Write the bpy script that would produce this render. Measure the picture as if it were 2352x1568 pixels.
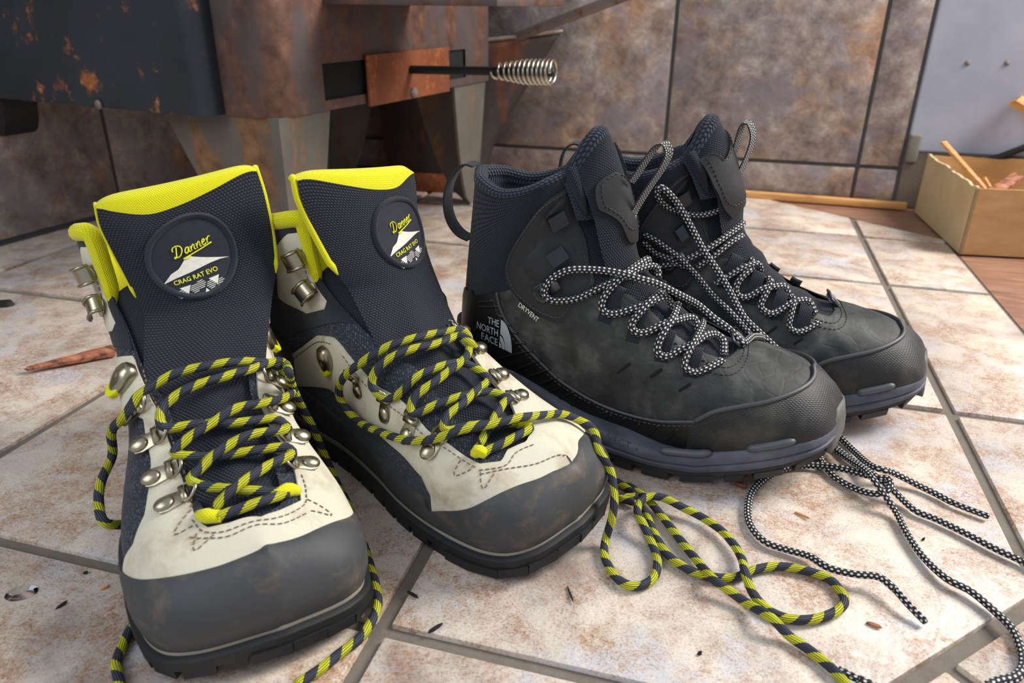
import bpy, bmesh, math, random
import numpy as np
from mathutils import Vector, Matrix, geometry

rng = random.Random(7)
for o in list(bpy.data.objects):
    bpy.data.objects.remove(o, do_unlink=True)
SC = bpy.context.scene
COL = SC.collection

# ------------------------------------------------------------------ camera
IMW, IMH = 2352.0, 1568.0
FPX = 1707.0
CAMH = 0.34
_cx, _cy = IMW / 2, IMH / 2
_down = np.array([1145 - _cx, -(4500 - _cy), -FPX]); _down /= np.linalg.norm(_down)
_up = -_down
_hy = -((1706 - _cx) * _up[0] - FPX * _up[2]) / _up[1]
_Y = np.array([1706 - _cx, _hy, -FPX]); _Y /= np.linalg.norm(_Y)
_X = np.cross(_Y, _up)
RW = np.array([_X, _Y, _up])            # world = RW @ camera
CAMP = np.array([0.0, 0.0, CAMH])
cam_data = bpy.data.cameras.new('camera')
cam_data.sensor_width = 36.0
cam_data.lens = FPX / IMW * 36.0
cam_data.clip_start = 0.01
cam_data.dof.use_dof = True
cam_data.dof.focus_distance = 0.55
cam_data.dof.aperture_fstop = 9.0
cam = bpy.data.objects.new('camera', cam_data)
COL.objects.link(cam)
_M = Matrix([[float(RW[r][c]) for c in range(3)] for r in range(3)]).to_4x4()
_M.translation = Vector(CAMP)
cam.matrix_world = _M
SC.camera = cam

# ------------------------------------------------------------------ light
SC.view_settings.view_transform = 'Standard'
SC.view_settings.look = 'None'
SC.view_settings.exposure = 0.45
SC.view_settings.gamma = 1.0
SC.view_settings.use_curve_mapping = False
world = bpy.data.worlds.new('world'); SC.world = world
world.use_nodes = True
bg = world.node_tree.nodes['Background']
bg.inputs[0].default_value = (0.80, 0.88, 1.0, 1)
bg.inputs[1].default_value = 0.42

def area_light(name, loc, target, sx, sy, power, col):
    d = bpy.data.lights.new(name, 'AREA'); d.shape = 'RECTANGLE'
    d.size, d.size_y, d.energy, d.color = sx, sy, power, col
    o = bpy.data.objects.new(name, d); COL.objects.link(o)
    o.location = loc
    o.rotation_euler = (Vector(target) - Vector(loc)).to_track_quat('-Z', 'Y').to_euler()
    return o
area_light('window_light', (1.35, 1.22, 1.35), (0.1, 0.5, 0.0), 0.7, 0.9, 46, (1.0, 0.955, 0.89))
area_light('room_fill', (-0.9, -0.9, 1.5), (-0.2, 0.8, 0.1), 1.4, 1.2, 12, (0.90, 0.95, 1.0))  # added fill lamp behind the camera, brightens the stove and left wall

# ------------------------------------------------------------------ pixel <-> place
def ray(px, py):
    return RW @ np.array([px - _cx, -(py - _cy), -FPX])
def at(px, py, z=0.0):
    d = ray(px, py); t = (z - CAMP[2]) / d[2]
    return CAMP + t * d
def at_y(px, py, y):
    d = ray(px, py); return CAMP + d * (y / d[1])
def at_plane(px, py, p0, n):
    d = ray(px, py); n = np.array(n, float)
    return CAMP + d * (np.dot(np.array(p0, float) - CAMP, n) / np.dot(d, n))
def project(P):
    C = (np.asarray(P) - CAMP) @ RW
    return np.stack([_cx - FPX * C[..., 0] / C[..., 2], _cy + FPX * C[..., 1] / C[..., 2]], -1), -C[..., 2]

# ------------------------------------------------------------------ object helpers
def thing(name, label, cat, loc=(0, 0, 0), rz=0.0, group=None, kind=None):
    o = bpy.data.objects.new(name, None); COL.objects.link(o)
    o.location = loc; o.rotation_euler = (0, 0, rz); o.empty_display_size = 0.02
    o['label'] = label
    if cat: o['category'] = cat
    if group: o['group'] = group
    if kind: o['kind'] = kind
    return o
def tag(o, label=None, cat=None, group=None, kind=None):
    for k, v in (('label', label), ('category', cat), ('group', group), ('kind', kind)):
        if v: o[k] = v
    return o
def lmat(o):
    return Matrix.Translation(o.location) @ o.rotation_euler.to_matrix().to_4x4()
def mesh(name, V, F, mat=None, parent=None, smooth=True, uv=None, local=False, label=None, mats=None, fm=None):
    if parent is not None and not local:
        r = parent
        while r.parent is not None: r = r.parent
        Mi = np.array(lmat(r).inverted()); V = np.asarray(V, float) @ Mi[:3, :3].T + Mi[:3, 3]
    me = bpy.data.meshes.new(name)
    me.from_pydata([tuple(map(float, v)) for v in V], [], [tuple(map(int, f)) for f in F])
    if mats:
        for m in mats: me.materials.append(m)
        if fm is not None: me.polygons.foreach_set('material_index', np.array(fm, dtype=np.int32))
    elif mat: me.materials.append(mat)
    if smooth: me.polygons.foreach_set('use_smooth', np.ones(len(me.polygons), dtype=bool))
    if uv is not None:
        l = me.uv_layers.new(name='UVMap')
        idx = np.empty(len(me.loops), dtype=np.int32); me.loops.foreach_get('vertex_index', idx)
        l.data.foreach_set('uv', np.asarray(uv, dtype=np.float32)[idx].ravel())
    me.update()
    o = bpy.data.objects.new(name, me); COL.objects.link(o)
    if parent is not None: o.parent = parent
    if label: o['label'] = label
    return o
def sharp(o, ang=35):
    o.data.polygons.foreach_set('use_smooth', np.ones(len(o.data.polygons), dtype=bool))
    o.data.set_sharp_from_angle(angle=math.radians(ang))
    return o
def join_geo(parts):
    V = []; F = []; U = []
    for p in parts:
        n = len(V); V += [tuple(v) for v in p[0]]; F += [tuple(i + n for i in f) for f in p[1]]
        if len(p) > 2: U += [tuple(u) for u in p[2]]
    return (V, F, U) if U else (V, F)
def box_geo(cx, cy, cz, sx, sy, sz, M=None, bev=0.0):
    bm = bmesh.new(); bmesh.ops.create_cube(bm, size=1.0)
    for v in bm.verts: v.co = Vector((v.co.x * sx, v.co.y * sy, v.co.z * sz))
    if bev > 0: bmesh.ops.bevel(bm, geom=bm.edges[:], offset=bev, segments=2, affect='EDGES', profile=0.6)
    V = []
    for v in bm.verts:
        c = v.co.copy()
        if M is not None: c = M @ c
        V.append((c.x + cx, c.y + cy, c.z + cz))
    bm.verts.index_update(); F = [[v.index for v in f.verts] for f in bm.faces]; bm.free()
    return V, F
def prism_geo(pts, z0, z1, bev=0.0):
    """polygon (xy) extruded z0..z1 with an optional bevelled top edge"""
    bm = bmesh.new()
    vs = [bm.verts.new((p[0], p[1], z0)) for p in pts]
    f = bm.faces.new(vs); bm.normal_update()
    if f.normal.z > 0: f.normal_flip()
    r = bmesh.ops.extrude_face_region(bm, geom=[f])
    tv = [g for g in r['geom'] if isinstance(g, bmesh.types.BMVert)]
    for v in tv: v.co.z = z1
    if bev > 0:
        es = [e for e in bm.edges if all(abs(v.co.z - z1) < 1e-9 for v in e.verts)]
        es += [e for e in bm.edges if abs(e.verts[0].co.z - e.verts[1].co.z) > 1e-9]
        bmesh.ops.bevel(bm, geom=es, offset=bev, segments=2, affect='EDGES', profile=0.5)
    bmesh.ops.recalc_face_normals(bm, faces=bm.faces[:])
    bm.verts.index_update()
    V = [tuple(v.co) for v in bm.verts]; F = [[v.index for v in f.verts] for f in bm.faces]; bm.free()
    return V, F
def crom(P, n, closed=False):
    """Catmull-Rom resampling of control points to n points (centripetal enough for our use)"""
    P = np.asarray(P, float)
    if closed: Q = np.vstack([P[-1], P, P[0], P[1]])
    else: Q = np.vstack([2 * P[0] - P[1], P, 2 * P[-1] - P[-2]])
    m = len(P) if closed else len(P) - 1
    x = np.linspace(0, m, n, endpoint=not closed)
    i = np.clip(np.floor(x).astype(int), 0, m - 1); f = (x - i)[:, None]
    a, b, c, d = Q[i], Q[i + 1], Q[i + 2], Q[i + 3]
    return 0.5 * (2 * b + (c - a) * f + (2 * a - 5 * b + 4 * c - d) * f ** 2 + (3 * b - a - 3 * c + d) * f ** 3)
def resample(P, step, closed=False):
    P = np.asarray(P, float)
    if closed: P = np.vstack([P, P[0]])
    L = np.concatenate([[0], np.cumsum(np.linalg.norm(np.diff(P, axis=0), axis=1))])
    n = max(2, int(round(L[-1] / step)) + 1)
    x = np.linspace(0, L[-1], n)
    if closed: x = x[:-1]
    return np.stack([np.interp(x, L, P[:, k]) for k in range(P.shape[1])], 1)
def smooth_path(P, step):
    return resample(crom(P, len(P) * 14), step)
def frames(P, up0=(0, 0, 1)):
    T = np.gradient(P, axis=0); T /= np.linalg.norm(T, axis=1)[:, None] + 1e-12
    N = np.zeros_like(P); u = np.array(up0, float)
    u = u - T[0] * u.dot(T[0])
    if np.linalg.norm(u) < 1e-3: u = np.array([1.0, 0.13, 0.2]); u -= T[0] * u.dot(T[0])
    u /= np.linalg.norm(u)
    for k in range(len(P)):
        u = u - T[k] * u.dot(T[k]); u /= np.linalg.norm(u) + 1e-12; N[k] = u
    return T, N, np.cross(T, N)
def tube_geo(P, r, nseg=10, flat=1.0, up0=(0, 0, 1), caps=True, u0=0.0):
    """round tube along P with UV = (metres along, turns around)"""
    P = np.asarray(P, float); T, N, B = frames(P, up0)
    L = np.concatenate([[0], np.cumsum(np.linalg.norm(np.diff(P, axis=0), axis=1))])
    R = np.full(len(P), r) if np.isscalar(r) else np.asarray(r, float)
    a = np.linspace(0, 2 * math.pi, nseg + 1)
    V = P[:, None, :] + R[:, None, None] * (np.cos(a)[None, :, None] * N[:, None, :] * flat + np.sin(a)[None, :, None] * B[:, None, :])
    U = np.stack(np.broadcast_arrays((L + u0)[:, None], (a / (2 * math.pi))[None, :]), -1)
    m = nseg + 1; F = []
    for i in range(len(P) - 1):
        for j in range(nseg): F.append((i * m + j, i * m + j + 1, (i + 1) * m + j + 1, (i + 1) * m + j))
    V = V.reshape(-1, 3); U = U.reshape(-1, 2)
    if caps:
        n = len(V); V = np.vstack([V, P[0] - T[0] * R[0] * 0.3, P[-1] + T[-1] * R[-1] * 0.3])
        U = np.vstack([U, [L[0], 0.5], [L[-1], 0.5]])
        for j in range(nseg):
            F.append((n, j + 1, j)); q = (len(P) - 1) * m; F.append((n + 1, q + j, q + j + 1))
    return V, F, U
def strip_geo(P, Wd, w, th):
    """flat webbing: centre line P, width direction Wd per point, width w, thickness th"""
    P = np.asarray(P, float); T = np.gradient(P, axis=0); T /= np.linalg.norm(T, axis=1)[:, None]
    Wd = np.asarray(Wd, float)
    if Wd.ndim == 1: Wd = np.tile(Wd, (len(P), 1))
    Wd = Wd - T * (Wd * T).sum(1)[:, None]; Wd /= np.linalg.norm(Wd, axis=1)[:, None]
    N = np.cross(T, Wd)
    L = np.concatenate([[0], np.cumsum(np.linalg.norm(np.diff(P, axis=0), axis=1))])
    C = [(-w / 2, th / 2), (w / 2, th / 2), (w / 2, -th / 2), (-w / 2, -th / 2)]
    V = []; U = []
    for k in range(len(P)):
        for a, b in C: V.append(P[k] + Wd[k] * a + N[k] * b); U.append((L[k], a))
    F = []
    for k in range(len(P) - 1):
        for j in range(4): F.append((k * 4 + j, k * 4 + (j + 1) % 4, (k + 1) * 4 + (j + 1) % 4, (k + 1) * 4 + j))
    F.append((0, 3, 2, 1)); q = (len(P) - 1) * 4; F.append((q, q + 1, q + 2, q + 3))
    return V, F, U
def lathe_geo(prof, n=24, M=None, closed_bottom=True):
    V = []; F = []
    for r, z in prof:
        for k in range(n):
            a = 2 * math.pi * k / n; V.append((r * math.cos(a), r * math.sin(a), z))
    for i in range(len(prof) - 1):
        for k in range(n): F.append((i * n + k, i * n + (k + 1) % n, (i + 1) * n + (k + 1) % n, (i + 1) * n + k))
    if closed_bottom: F.append(tuple(range(n))[::-1])
    F.append(tuple((len(prof) - 1) * n + k for k in range(n)))
    if M is not None: V = [tuple(M @ Vector(v)) for v in V]
    return V, F
# ------------------------------------------------------------------ materials
class NT:
    def __init__(s, name, rough=0.6, metal=0.0, spec=0.5, sheen=0.0, coat=0.0):
        s.m = bpy.data.materials.new(name); s.m.use_nodes = True
        s.t = s.m.node_tree; s.p = s.t.nodes['Principled BSDF']
        s.p.inputs['Roughness'].default_value = rough; s.p.inputs['Metallic'].default_value = metal
        s.p.inputs['Specular IOR Level'].default_value = spec
        s.p.inputs['Sheen Weight'].default_value = sheen; s.p.inputs['Coat Weight'].default_value = coat
    def n(s, ty, **kw):
        d = s.t.nodes.new(ty)
        for k, v in kw.items():
            if hasattr(d, k): setattr(d, k, v)
        return d
    def l(s, a, b): s.t.links.new(a, b)
    def val(s, x):
        if isinstance(x, (int, float)):
            d = s.n('ShaderNodeValue'); d.outputs[0].default_value = x; return d.outputs[0]
        return x
    def math(s, op, a, b=0.0, c=0.0, clamp=False):
        d = s.n('ShaderNodeMath', operation=op, use_clamp=clamp)
        for i, x in enumerate((a, b, c)):
            if isinstance(x, (int, float)): d.inputs[i].default_value = x
            else: s.l(x, d.inputs[i])
        return d.outputs[0]
    def coords(s, kind='Object'):
        d = s.n('ShaderNodeTexCoord'); return d.outputs[kind]
    def pos(s, rand=0.0):
        g = s.n('ShaderNodeNewGeometry').outputs['Position']
        if rand:
            r = s.n('ShaderNodeObjectInfo').outputs['Random']
            v = s.n('ShaderNodeVectorMath', operation='MULTIPLY_ADD')
            s.l(s.n_comb(r, r, r), v.inputs[0]); v.inputs[1].default_value = (rand, rand * 1.7, rand * 0.6); s.l(g, v.inputs[2])
            return v.outputs[0]
        return g
    def n_comb(s, x, y, z):
        d = s.n('ShaderNodeCombineXYZ')
        for i, q in enumerate((x, y, z)):
            if isinstance(q, (int, float)): d.inputs[i].default_value = q
            else: s.l(q, d.inputs[i])
        return d.outputs[0]
    def mapv(s, vec, scale=(1, 1, 1), rot=(0, 0, 0), loc=(0, 0, 0)):
        d = s.n('ShaderNodeMapping'); s.l(vec, d.inputs['Vector'])
        d.inputs['Scale'].default_value = scale; d.inputs['Rotation'].default_value = rot; d.inputs['Location'].default_value = loc
        return d.outputs[0]
    def noise(s, vec, scale, detail=4, rough=0.55, dist=0.0):
        d = s.n('ShaderNodeTexNoise'); s.l(vec, d.inputs['Vector'])
        d.inputs['Scale'].default_value = scale; d.inputs['Detail'].default_value = detail
        d.inputs['Roughness'].default_value = rough; d.inputs['Distortion'].default_value = dist
        return d.outputs[0]
    def voro(s, vec, scale, feature='F1', out=0, rnd=1.0):
        d = s.n('ShaderNodeTexVoronoi', feature=feature); s.l(vec, d.inputs['Vector'])
        d.inputs['Scale'].default_value = scale; d.inputs['Randomness'].default_value = rnd
        return d.outputs[out]
    def ramp(s, f, stops, interp='LINEAR'):
        d = s.n('ShaderNodeValToRGB'); s.l(f, d.inputs[0]); r = d.color_ramp; r.interpolation = interp
        while len(r.elements) < len(stops): r.elements.new(0.5)
        for e, (p, c) in zip(r.elements, stops):
            e.position = p; e.color = (c, c, c, 1) if isinstance(c, (int, float)) else (*c, 1)
        return d.outputs[0]
    def mix(s, f, a, b, mode='MIX'):
        d = s.n('ShaderNodeMix', data_type='RGBA', blend_type=mode)
        for i, x in ((0, f), (6, a), (7, b)):
            if isinstance(x, (int, float)): d.inputs[i].default_value = x
            elif isinstance(x, tuple): d.inputs[i].default_value = (*x, 1)
            else: s.l(x, d.inputs[i])
        return d.outputs[2]
    def col(s, c):
        if isinstance(c, tuple): s.p.inputs['Base Color'].default_value = (*c, 1)
        else: s.l(c, s.p.inputs['Base Color'])
        return s
    def rough(s, f): s.l(f, s.p.inputs['Roughness']); return s
    def bump(s, h, strength=0.3, dist=0.001, prev=None):
        d = s.n('ShaderNodeBump'); d.inputs['Strength'].default_value = strength; d.inputs['Distance'].default_value = dist
        s.l(h, d.inputs['Height'])
        if prev is not None: s.l(prev, d.inputs['Normal'])
        s.l(d.outputs[0], s.p.inputs['Normal']); return d.outputs[0]
    def sep(s, v):
        d = s.n('ShaderNodeSeparateXYZ'); s.l(v, d.inputs[0]); return d.outputs
def srgb(r, g, b):
    f = lambda c: (c / 255 / 12.92) if c / 255 <= 0.04045 else ((c / 255 + 0.055) / 1.055) ** 2.4
    return (f(r), f(g), f(b))
def weave(k, cu, cv, shift=0.5):
    """staggered knit cells from UV in metres -> height 0..1"""
    x = k.sep(k.coords('UV'))
    row = k.math('FLOOR', k.math('DIVIDE', x[1], cv))
    par = k.math('MULTIPLY', k.math('MODULO', k.math('ABSOLUTE', row), 2.0), shift)
    a = k.math('FRACT', k.math('ADD', k.math('DIVIDE', x[0], cu), par))
    b = k.math('FRACT', k.math('DIVIDE', x[1], cv))
    da = k.math('SUBTRACT', a, 0.5); db = k.math('SUBTRACT', b, 0.5)
    r = k.math('ADD', k.math('MULTIPLY', da, da), k.math('MULTIPLY', db, db))
    return k.math('SUBTRACT', 1.0, k.math('MULTIPLY', r, 4.0), clamp=True)
def fabric(name, c0, c1, cu, cv, strength=0.6, rough=0.85, sheen=0.15, mott=0.0, dist=0.0006):
    k = NT(name, rough, sheen=sheen, spec=0.25)
    h = weave(k, cu, cv)
    c = k.mix(h, c0, c1)
    if mott:
        nz = k.noise(k.pos(), 45, 4, 0.6)
        c = k.mix(k.ramp(nz, [(0.45, 0.0), (0.75, mott)]), c, tuple(min(1, x * 2.2 + 0.02) for x in c1))
    k.col(c); k.bump(h, strength, dist)
    return k.m
def plain(name, c, rough=0.6, metal=0.0, spec=0.5, bump=None, var=0.0, vscale=60):
    k = NT(name, rough, metal, spec)
    if var:
        nz = k.noise(k.pos(), vscale, 5, 0.6)
        k.col(k.mix(k.ramp(nz, [(0.3, 0.0), (0.7, 1.0)]), tuple(x * (1 - var) for x in c), tuple(min(1, x * (1 + var)) for x in c)))
    else: k.col(c)
    if bump: k.bump(k.noise(k.pos(), bump[0], 4, 0.6), bump[1], bump[2])
    return k.m
# ------------------------------------------------------------------ setting materials
def mat_floor_tile():
    k = NT('glazed_floor_tile', 0.40, spec=0.5)
    v = k.pos(rand=9.0)
    big = k.noise(v, 7, 5, 0.6, 0.6); mid = k.noise(v, 26, 7, 0.68, 0.5); fine = k.noise(v, 230, 5, 0.75); vf = k.noise(v, 620, 4, 0.75)
    base = k.ramp(big, [(0.30, srgb(158, 148, 142)), (0.44, srgb(204, 192, 180)), (0.58, srgb(222, 208, 190)), (0.74, srgb(190, 166, 146))])
    rust = k.ramp(mid, [(0.44, 0.0), (0.60, 0.8), (0.8, 0.95)]); fl = k.ramp(fine, [(0.38, 0.12), (0.60, 1.0)])
    c = k.mix(k.math('MULTIPLY', rust, fl), base, srgb(166, 116, 80))
    blue = k.ramp(k.noise(k.mapv(v, loc=(3, 5, 1)), 17, 6, 0.62), [(0.53, 0.0), (0.64, 0.85)])
    c = k.mix(k.math('MULTIPLY', blue, k.ramp(fine, [(0.40, 1.0), (0.62, 0.35)])), c, srgb(198, 199, 208))
    dk = k.math('MULTIPLY', k.ramp(vf, [(0.50, 0.0), (0.62, 0.8)]), k.ramp(mid, [(0.35, 0.25), (0.62, 0.9)]))
    c = k.mix(dk, c, srgb(112, 84, 66))
    k.col(c)
    k.rough(k.ramp(fine, [(0.3, 0.28), (0.7, 0.55)]))
    b = k.bump(k.noise(v, 10, 4, 0.5, 1.0), 0.7, 0.009)
    k.bump(k.noise(v, 300, 5, 0.7), 0.45, 0.0010, prev=b)
    return k.m
def mat_wall_tile(name, dark=0.0):
    k = NT(name, 0.4, spec=0.45)
    v = k.pos(rand=7.0)
    big = k.noise(v, 8, 6, 0.65, 0.3); mid = k.noise(v, 24, 8, 0.72, 0.2)
    base = k.ramp(mid, [(0.30, srgb(90, 80, 77)), (0.45, srgb(130, 116, 109)), (0.56, srgb(154, 141, 133)), (0.70, srgb(188, 179, 171))])
    rust = k.ramp(big, [(0.50, 0.0), (0.63, 0.75)])
    c = k.mix(rust, base, k.ramp(mid, [(0.32, srgb(112, 82, 62)), (0.52, srgb(164, 122, 88)), (0.68, srgb(192, 158, 126))]))
    pur = k.ramp(k.noise(k.mapv(v, loc=(2, 8, 3)), 12, 4, 0.6), [(0.52, 0.0), (0.62, 0.6)])
    c = k.mix(pur, c, srgb(132, 124, 134))
    k.col(c); k.bump(k.noise(v, 34, 6, 0.6), 0.5, 0.004)
    return k.m
def mat_rusty(name, paint, rusts, thr, scale=22, rough=0.55, metal=0.25, streak=True):
    k = NT(name, rough, metal, 0.4)
    v = k.pos()
    w = k.mapv(v, scale=(1, 1, 0.28)) if streak else v
    a = k.noise(w, scale, 6, 0.65, 0.3); b = k.noise(v, scale * 4, 5, 0.6)
    rc = k.ramp(b, [(0.3, rusts[0]), (0.55, rusts[1]), (0.75, rusts[2])])
    p = k.ramp(k.noise(v, 6, 4, 0.6), [(0.35, tuple(x * 0.75 for x in paint)), (0.65, tuple(min(1, x * 1.3) for x in paint))])
    k.col(k.mix(k.ramp(a, [(thr, 0.0), (thr + 0.09, 1.0)]), p, rc))
    k.bump(b, 0.25, 0.001)
    return k.m
M_FT = mat_floor_tile(); M_WT = mat_wall_tile('slate_look_wall_tile')
k = NT('grout', 0.9, spec=0.2); k.col(k.mix(k.noise(k.pos(), 90, 5, 0.7), srgb(98, 90, 82), srgb(134, 126, 116))); k.bump(k.noise(k.pos(), 700, 3, 0.7), 0.6, 0.0008); M_GROUT = k.m
k = NT('dark_grout', 0.9, spec=0.2); k.col(k.mix(k.noise(k.pos(), 90, 5, 0.7), srgb(70, 70, 72), srgb(96, 95, 95))); M_GROUTW = k.m
k = NT('painted_board', 0.45); k.col(k.mix(k.ramp(k.noise(k.pos(), 9, 4, 0.6), [(0.35, 0.0), (0.7, 1.0)]), srgb(152, 156, 172), srgb(170, 173, 184))); k.bump(k.noise(k.pos(), 40, 4), 0.1, 0.001); M_PAINT = k.m
k = NT('laminate_floor', 0.4); v = k.mapv(k.pos(), rot=(0, 0, 0.9), scale=(1, 7, 1))
k.col(k.ramp(k.noise(v, 14, 6, 0.6, 0.4), [(0.3, srgb(118, 84, 68)), (0.55, srgb(150, 112, 92)), (0.75, srgb(166, 130, 110))])); M_LAM = k.m
k = NT('pine', 0.6); v = k.mapv(k.pos(), scale=(2, 2, 14)); k.col(k.ramp(k.noise(v, 9, 5, 0.6, 0.5), [(0.3, srgb(176, 118, 62)), (0.6, srgb(214, 160, 96)), (0.8, srgb(226, 180, 122))])); k.bump(k.noise(v, 30, 4), 0.3, 0.001); M_PINE = k.m
k = NT('bark_wood', 0.75); v = k.mapv(k.pos(), scale=(3, 12, 12), rot=(0, 0, -0.9)); k.col(k.ramp(k.noise(v, 14, 5, 0.6, 0.5), [(0.35, srgb(74, 50, 40)), (0.5, srgb(150, 92, 64)), (0.7, srgb(190, 126, 90))])); k.bump(k.noise(v, 20, 4), 0.6, 0.002); M_BARK = k.m
k = NT('cardboard', 0.8, spec=0.2); k.col(k.mix(k.ramp(k.noise(k.mapv(k.pos(), scale=(1, 1, 3)), 16, 4, 0.6), [(0.35, 0.0), (0.7, 1.0)]), srgb(172, 130, 84), srgb(190, 150, 102))); M_CARD = k.m
k = NT('cardboard_pale', 0.8, spec=0.2); k.col(k.mix(k.ramp(k.noise(k.pos(), 16, 4, 0.6), [(0.35, 0.0), (0.7, 1.0)]), srgb(200, 176, 132), srgb(214, 194, 154))); M_CARD2 = k.m
M_STOVE = mat_rusty('stove_black_paint', srgb(48, 52, 58), (srgb(122, 66, 36), srgb(164, 100, 58), srgb(206, 156, 108)), 0.585, 24, streak=False)
M_STEEL = mat_rusty('heat_stained_steel', srgb(86, 76, 74), (srgb(76, 52, 44), srgb(106, 74, 60), srgb(128, 96, 80)), 0.46, 12)
M_RUST = mat_rusty('rusty_plate', srgb(128, 74, 46), (srgb(104, 56, 34), srgb(150, 84, 48), srgb(184, 118, 78)), 0.48, 30)
M_LEG = mat_rusty('stove_leg_steel', srgb(104, 100, 92), (srgb(104, 76, 56), srgb(140, 104, 74), srgb(150, 122, 96)), 0.52, 13)
M_IRON = plain('black_iron', srgb(38, 37, 38), 0.6, 0.3, bump=(200, 0.3, 0.0008))
M_HOD = mat_rusty('hod_sheet', srgb(60, 54, 52), (srgb(84, 48, 32), srgb(112, 64, 42), srgb(126, 76, 52)), 0.52, 12)
M_CHROME = plain('bright_wire', srgb(196, 190, 176), 0.28, 1.0)
M_HANDLE = mat_rusty('bare_pipe', srgb(128, 118, 112), (srgb(96, 74, 64), srgb(140, 112, 98), srgb(170, 150, 138)), 0.5, 30, metal=0.5)
M_BROWNB = plain('brown_board', srgb(112, 98, 86), 0.7, var=0.25, vscale=18)
M_BLACKHOLE = plain('hole_shade', srgb(14, 13, 13), 0.9)  # near-black colour stands for the shade inside the stove slot and boot slits
M_GREYCAULK = plain('grey_filler', srgb(120, 116, 104), 0.8, var=0.2)

# ------------------------------------------------------------------ floor: tiles on a grout bed
def clip(poly, p, n):
    """keep the side of the line through p with normal n"""
    out = []
    for i in range(len(poly)):
        a, b = np.array(poly[i]), np.array(poly[(i + 1) % len(poly)])
        da, db = (a - p).dot(n), (b - p).dot(n)
        if da >= 0: out.append(tuple(a))
        if da * db < 0: out.append(tuple(a + (b - a) * da / (da - db)))
    return out
floor = thing('floor', 'pale glazed stone-look tile hearth floor with grey grout', None, kind='structure')
GW = 0.005
XL = [-1.31, -0.925, -0.540, -0.163, 0.2285, 0.357]
YL = [-0.46, -0.085, 0.2975, 0.679, 1.032, 1.262, 1.50]
EA = (np.array([0.111, 1.465]), np.array([-0.59, -0.807]))        # far cut corner of the hearth
ED = (np.array([0.132, 0.342]), np.array([-0.7071, 0.7071]))      # near diagonal joint
tile_polys = []
for i in range(len(XL) - 1):
    for j in range(len(YL) - 1):
        q = [(XL[i] + GW, YL[j] + GW), (XL[i + 1] - GW, YL[j] + GW), (XL[i + 1] - GW, YL[j + 1] - GW), (XL[i] + GW, YL[j + 1] - GW)]
        q = clip(q, EA[0] + EA[1] * 0.004, EA[1])
        if len(q) > 2: q = clip(q, ED[0] + ED[1] * GW, ED[1])
        if len(q) > 2: tile_polys.append(q)
dd = np.array([0.7071, 0.7071]); nn = np.array([0.7071, -0.7071])
for m in range(-3, 4):                                            # border row beyond the diagonal joint
    a0 = ED[0] + dd * (0.032 + 0.38 * m + GW); a1 = ED[0] + dd * (0.032 + 0.38 * (m + 1) - GW)
    q = [tuple(a0 + nn * GW), tuple(a1 + nn * GW), tuple(a1 + nn * 0.36), tuple(a0 + nn * 0.36)]
    q = clip(q, np.array([0.354, 0.0]), np.array([-1.0, 0.0]))
    if len(q) > 2: tile_polys.append(q)
for q in tile_polys:
    dz = rng.uniform(-0.0004, 0.0004)
    V, F = prism_geo(q, -0.008, dz, 0.0016)
    sharp(mesh('tile', V, F, M_FT, floor), 40)
V, F = box_geo(-0.45, 0.5, -0.0145, 2.6, 2.1, 0.021); mesh('grout_bed', [v for v in V], F, M_GROUT, floor, smooth=False)
# laminate beyond the hearth
V, F = prism_geo([(0.358, -0.6), (2.2, -0.6), (2.2, 1.52), (0.06, 1.52), (0.105, 1.478), (0.358, 1.294)], -0.0038, -0.0028)
mesh('laminate', V, F, M_LAM, floor, smooth=False, label='reddish brown laminate floor beside the tiled hearth')

# ------------------------------------------------------------------ walls
WY = 1.49
wall_b = thing('wall_back', 'slate-look tiled wall behind the stove', None, kind='structure')
wx = [-1.25, -0.88, -0.495, -0.112, 0.238, 0.3095]
wz = [0.006, 0.0685, 0.4535, 0.84]
for i in range(len(wx) - 1):
    for j in range(len(wz) - 1):
        g = 0.0032
        V, F = prism_geo([(wx[i] + g, wz[j] + g), (wx[i + 1] - g, wz[j] + g), (wx[i + 1] - g, wz[j + 1] - g), (wx[i] + g, wz[j + 1] - g)], 0, 0.009, 0.002)
        V = [(v[0], WY + 0.008 - v[2], v[1]) for v in V]
        sharp(mesh('tile', V, [f[::-1] for f in F], M_WT, wall_b), 40)
V, F = box_geo(-0.47, WY + 0.014, 0.62, 1.58, 0.02, 1.28); mesh('grout_bed', V, F, M_GROUTW, wall_b, smooth=False)
# left wall, set at ten degrees to the back one
LA = math.radians(80.3); LD = np.array([math.cos(LA), math.sin(LA)]); L0 = np.array([-1.021, 0.818])
wall_l = thing('wall_left', 'slate-look tiled wall to the left of the stove', None, kind='structure')
nL = np.array([LD[1], -LD[0]])
ls = [-0.60, -0.215, 0.172, 0.559, 0.70]; lz = [0.006, 0.385, 0.77]
def lpt(a, z, d): p = L0 + LD * a + nL * d; return (p[0], p[1], z)
gl = at_plane(253, 345, (*L0, 0), (*nL, 0)); sl = float((gl[:2] - L0).dot(LD)); ls = [sl + d for d in (-0.76, -0.38, 0.0, 0.38, 0.62)]
for i in range(len(ls) - 1):
    for j in range(len(lz) - 1):
        g = 0.003
        V, F = prism_geo([(ls[i] + g, lz[j] + g), (ls[i + 1] - g, lz[j] + g), (ls[i + 1] - g, lz[j + 1] - g), (ls[i] + g, lz[j + 1] - g)], 0, 0.009, 0.002)
        sharp(mesh('tile', [lpt(v[0], v[1], v[2] - 0.009) for v in V], F, M_WT, wall_l), 40)
V = [lpt(a, z, d) for d in (-0.022, -0.004) for a, z in ((-0.9, -0.02), (0.74, -0.02), (0.74, 1.2), (-0.9, 1.2))]
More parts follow.
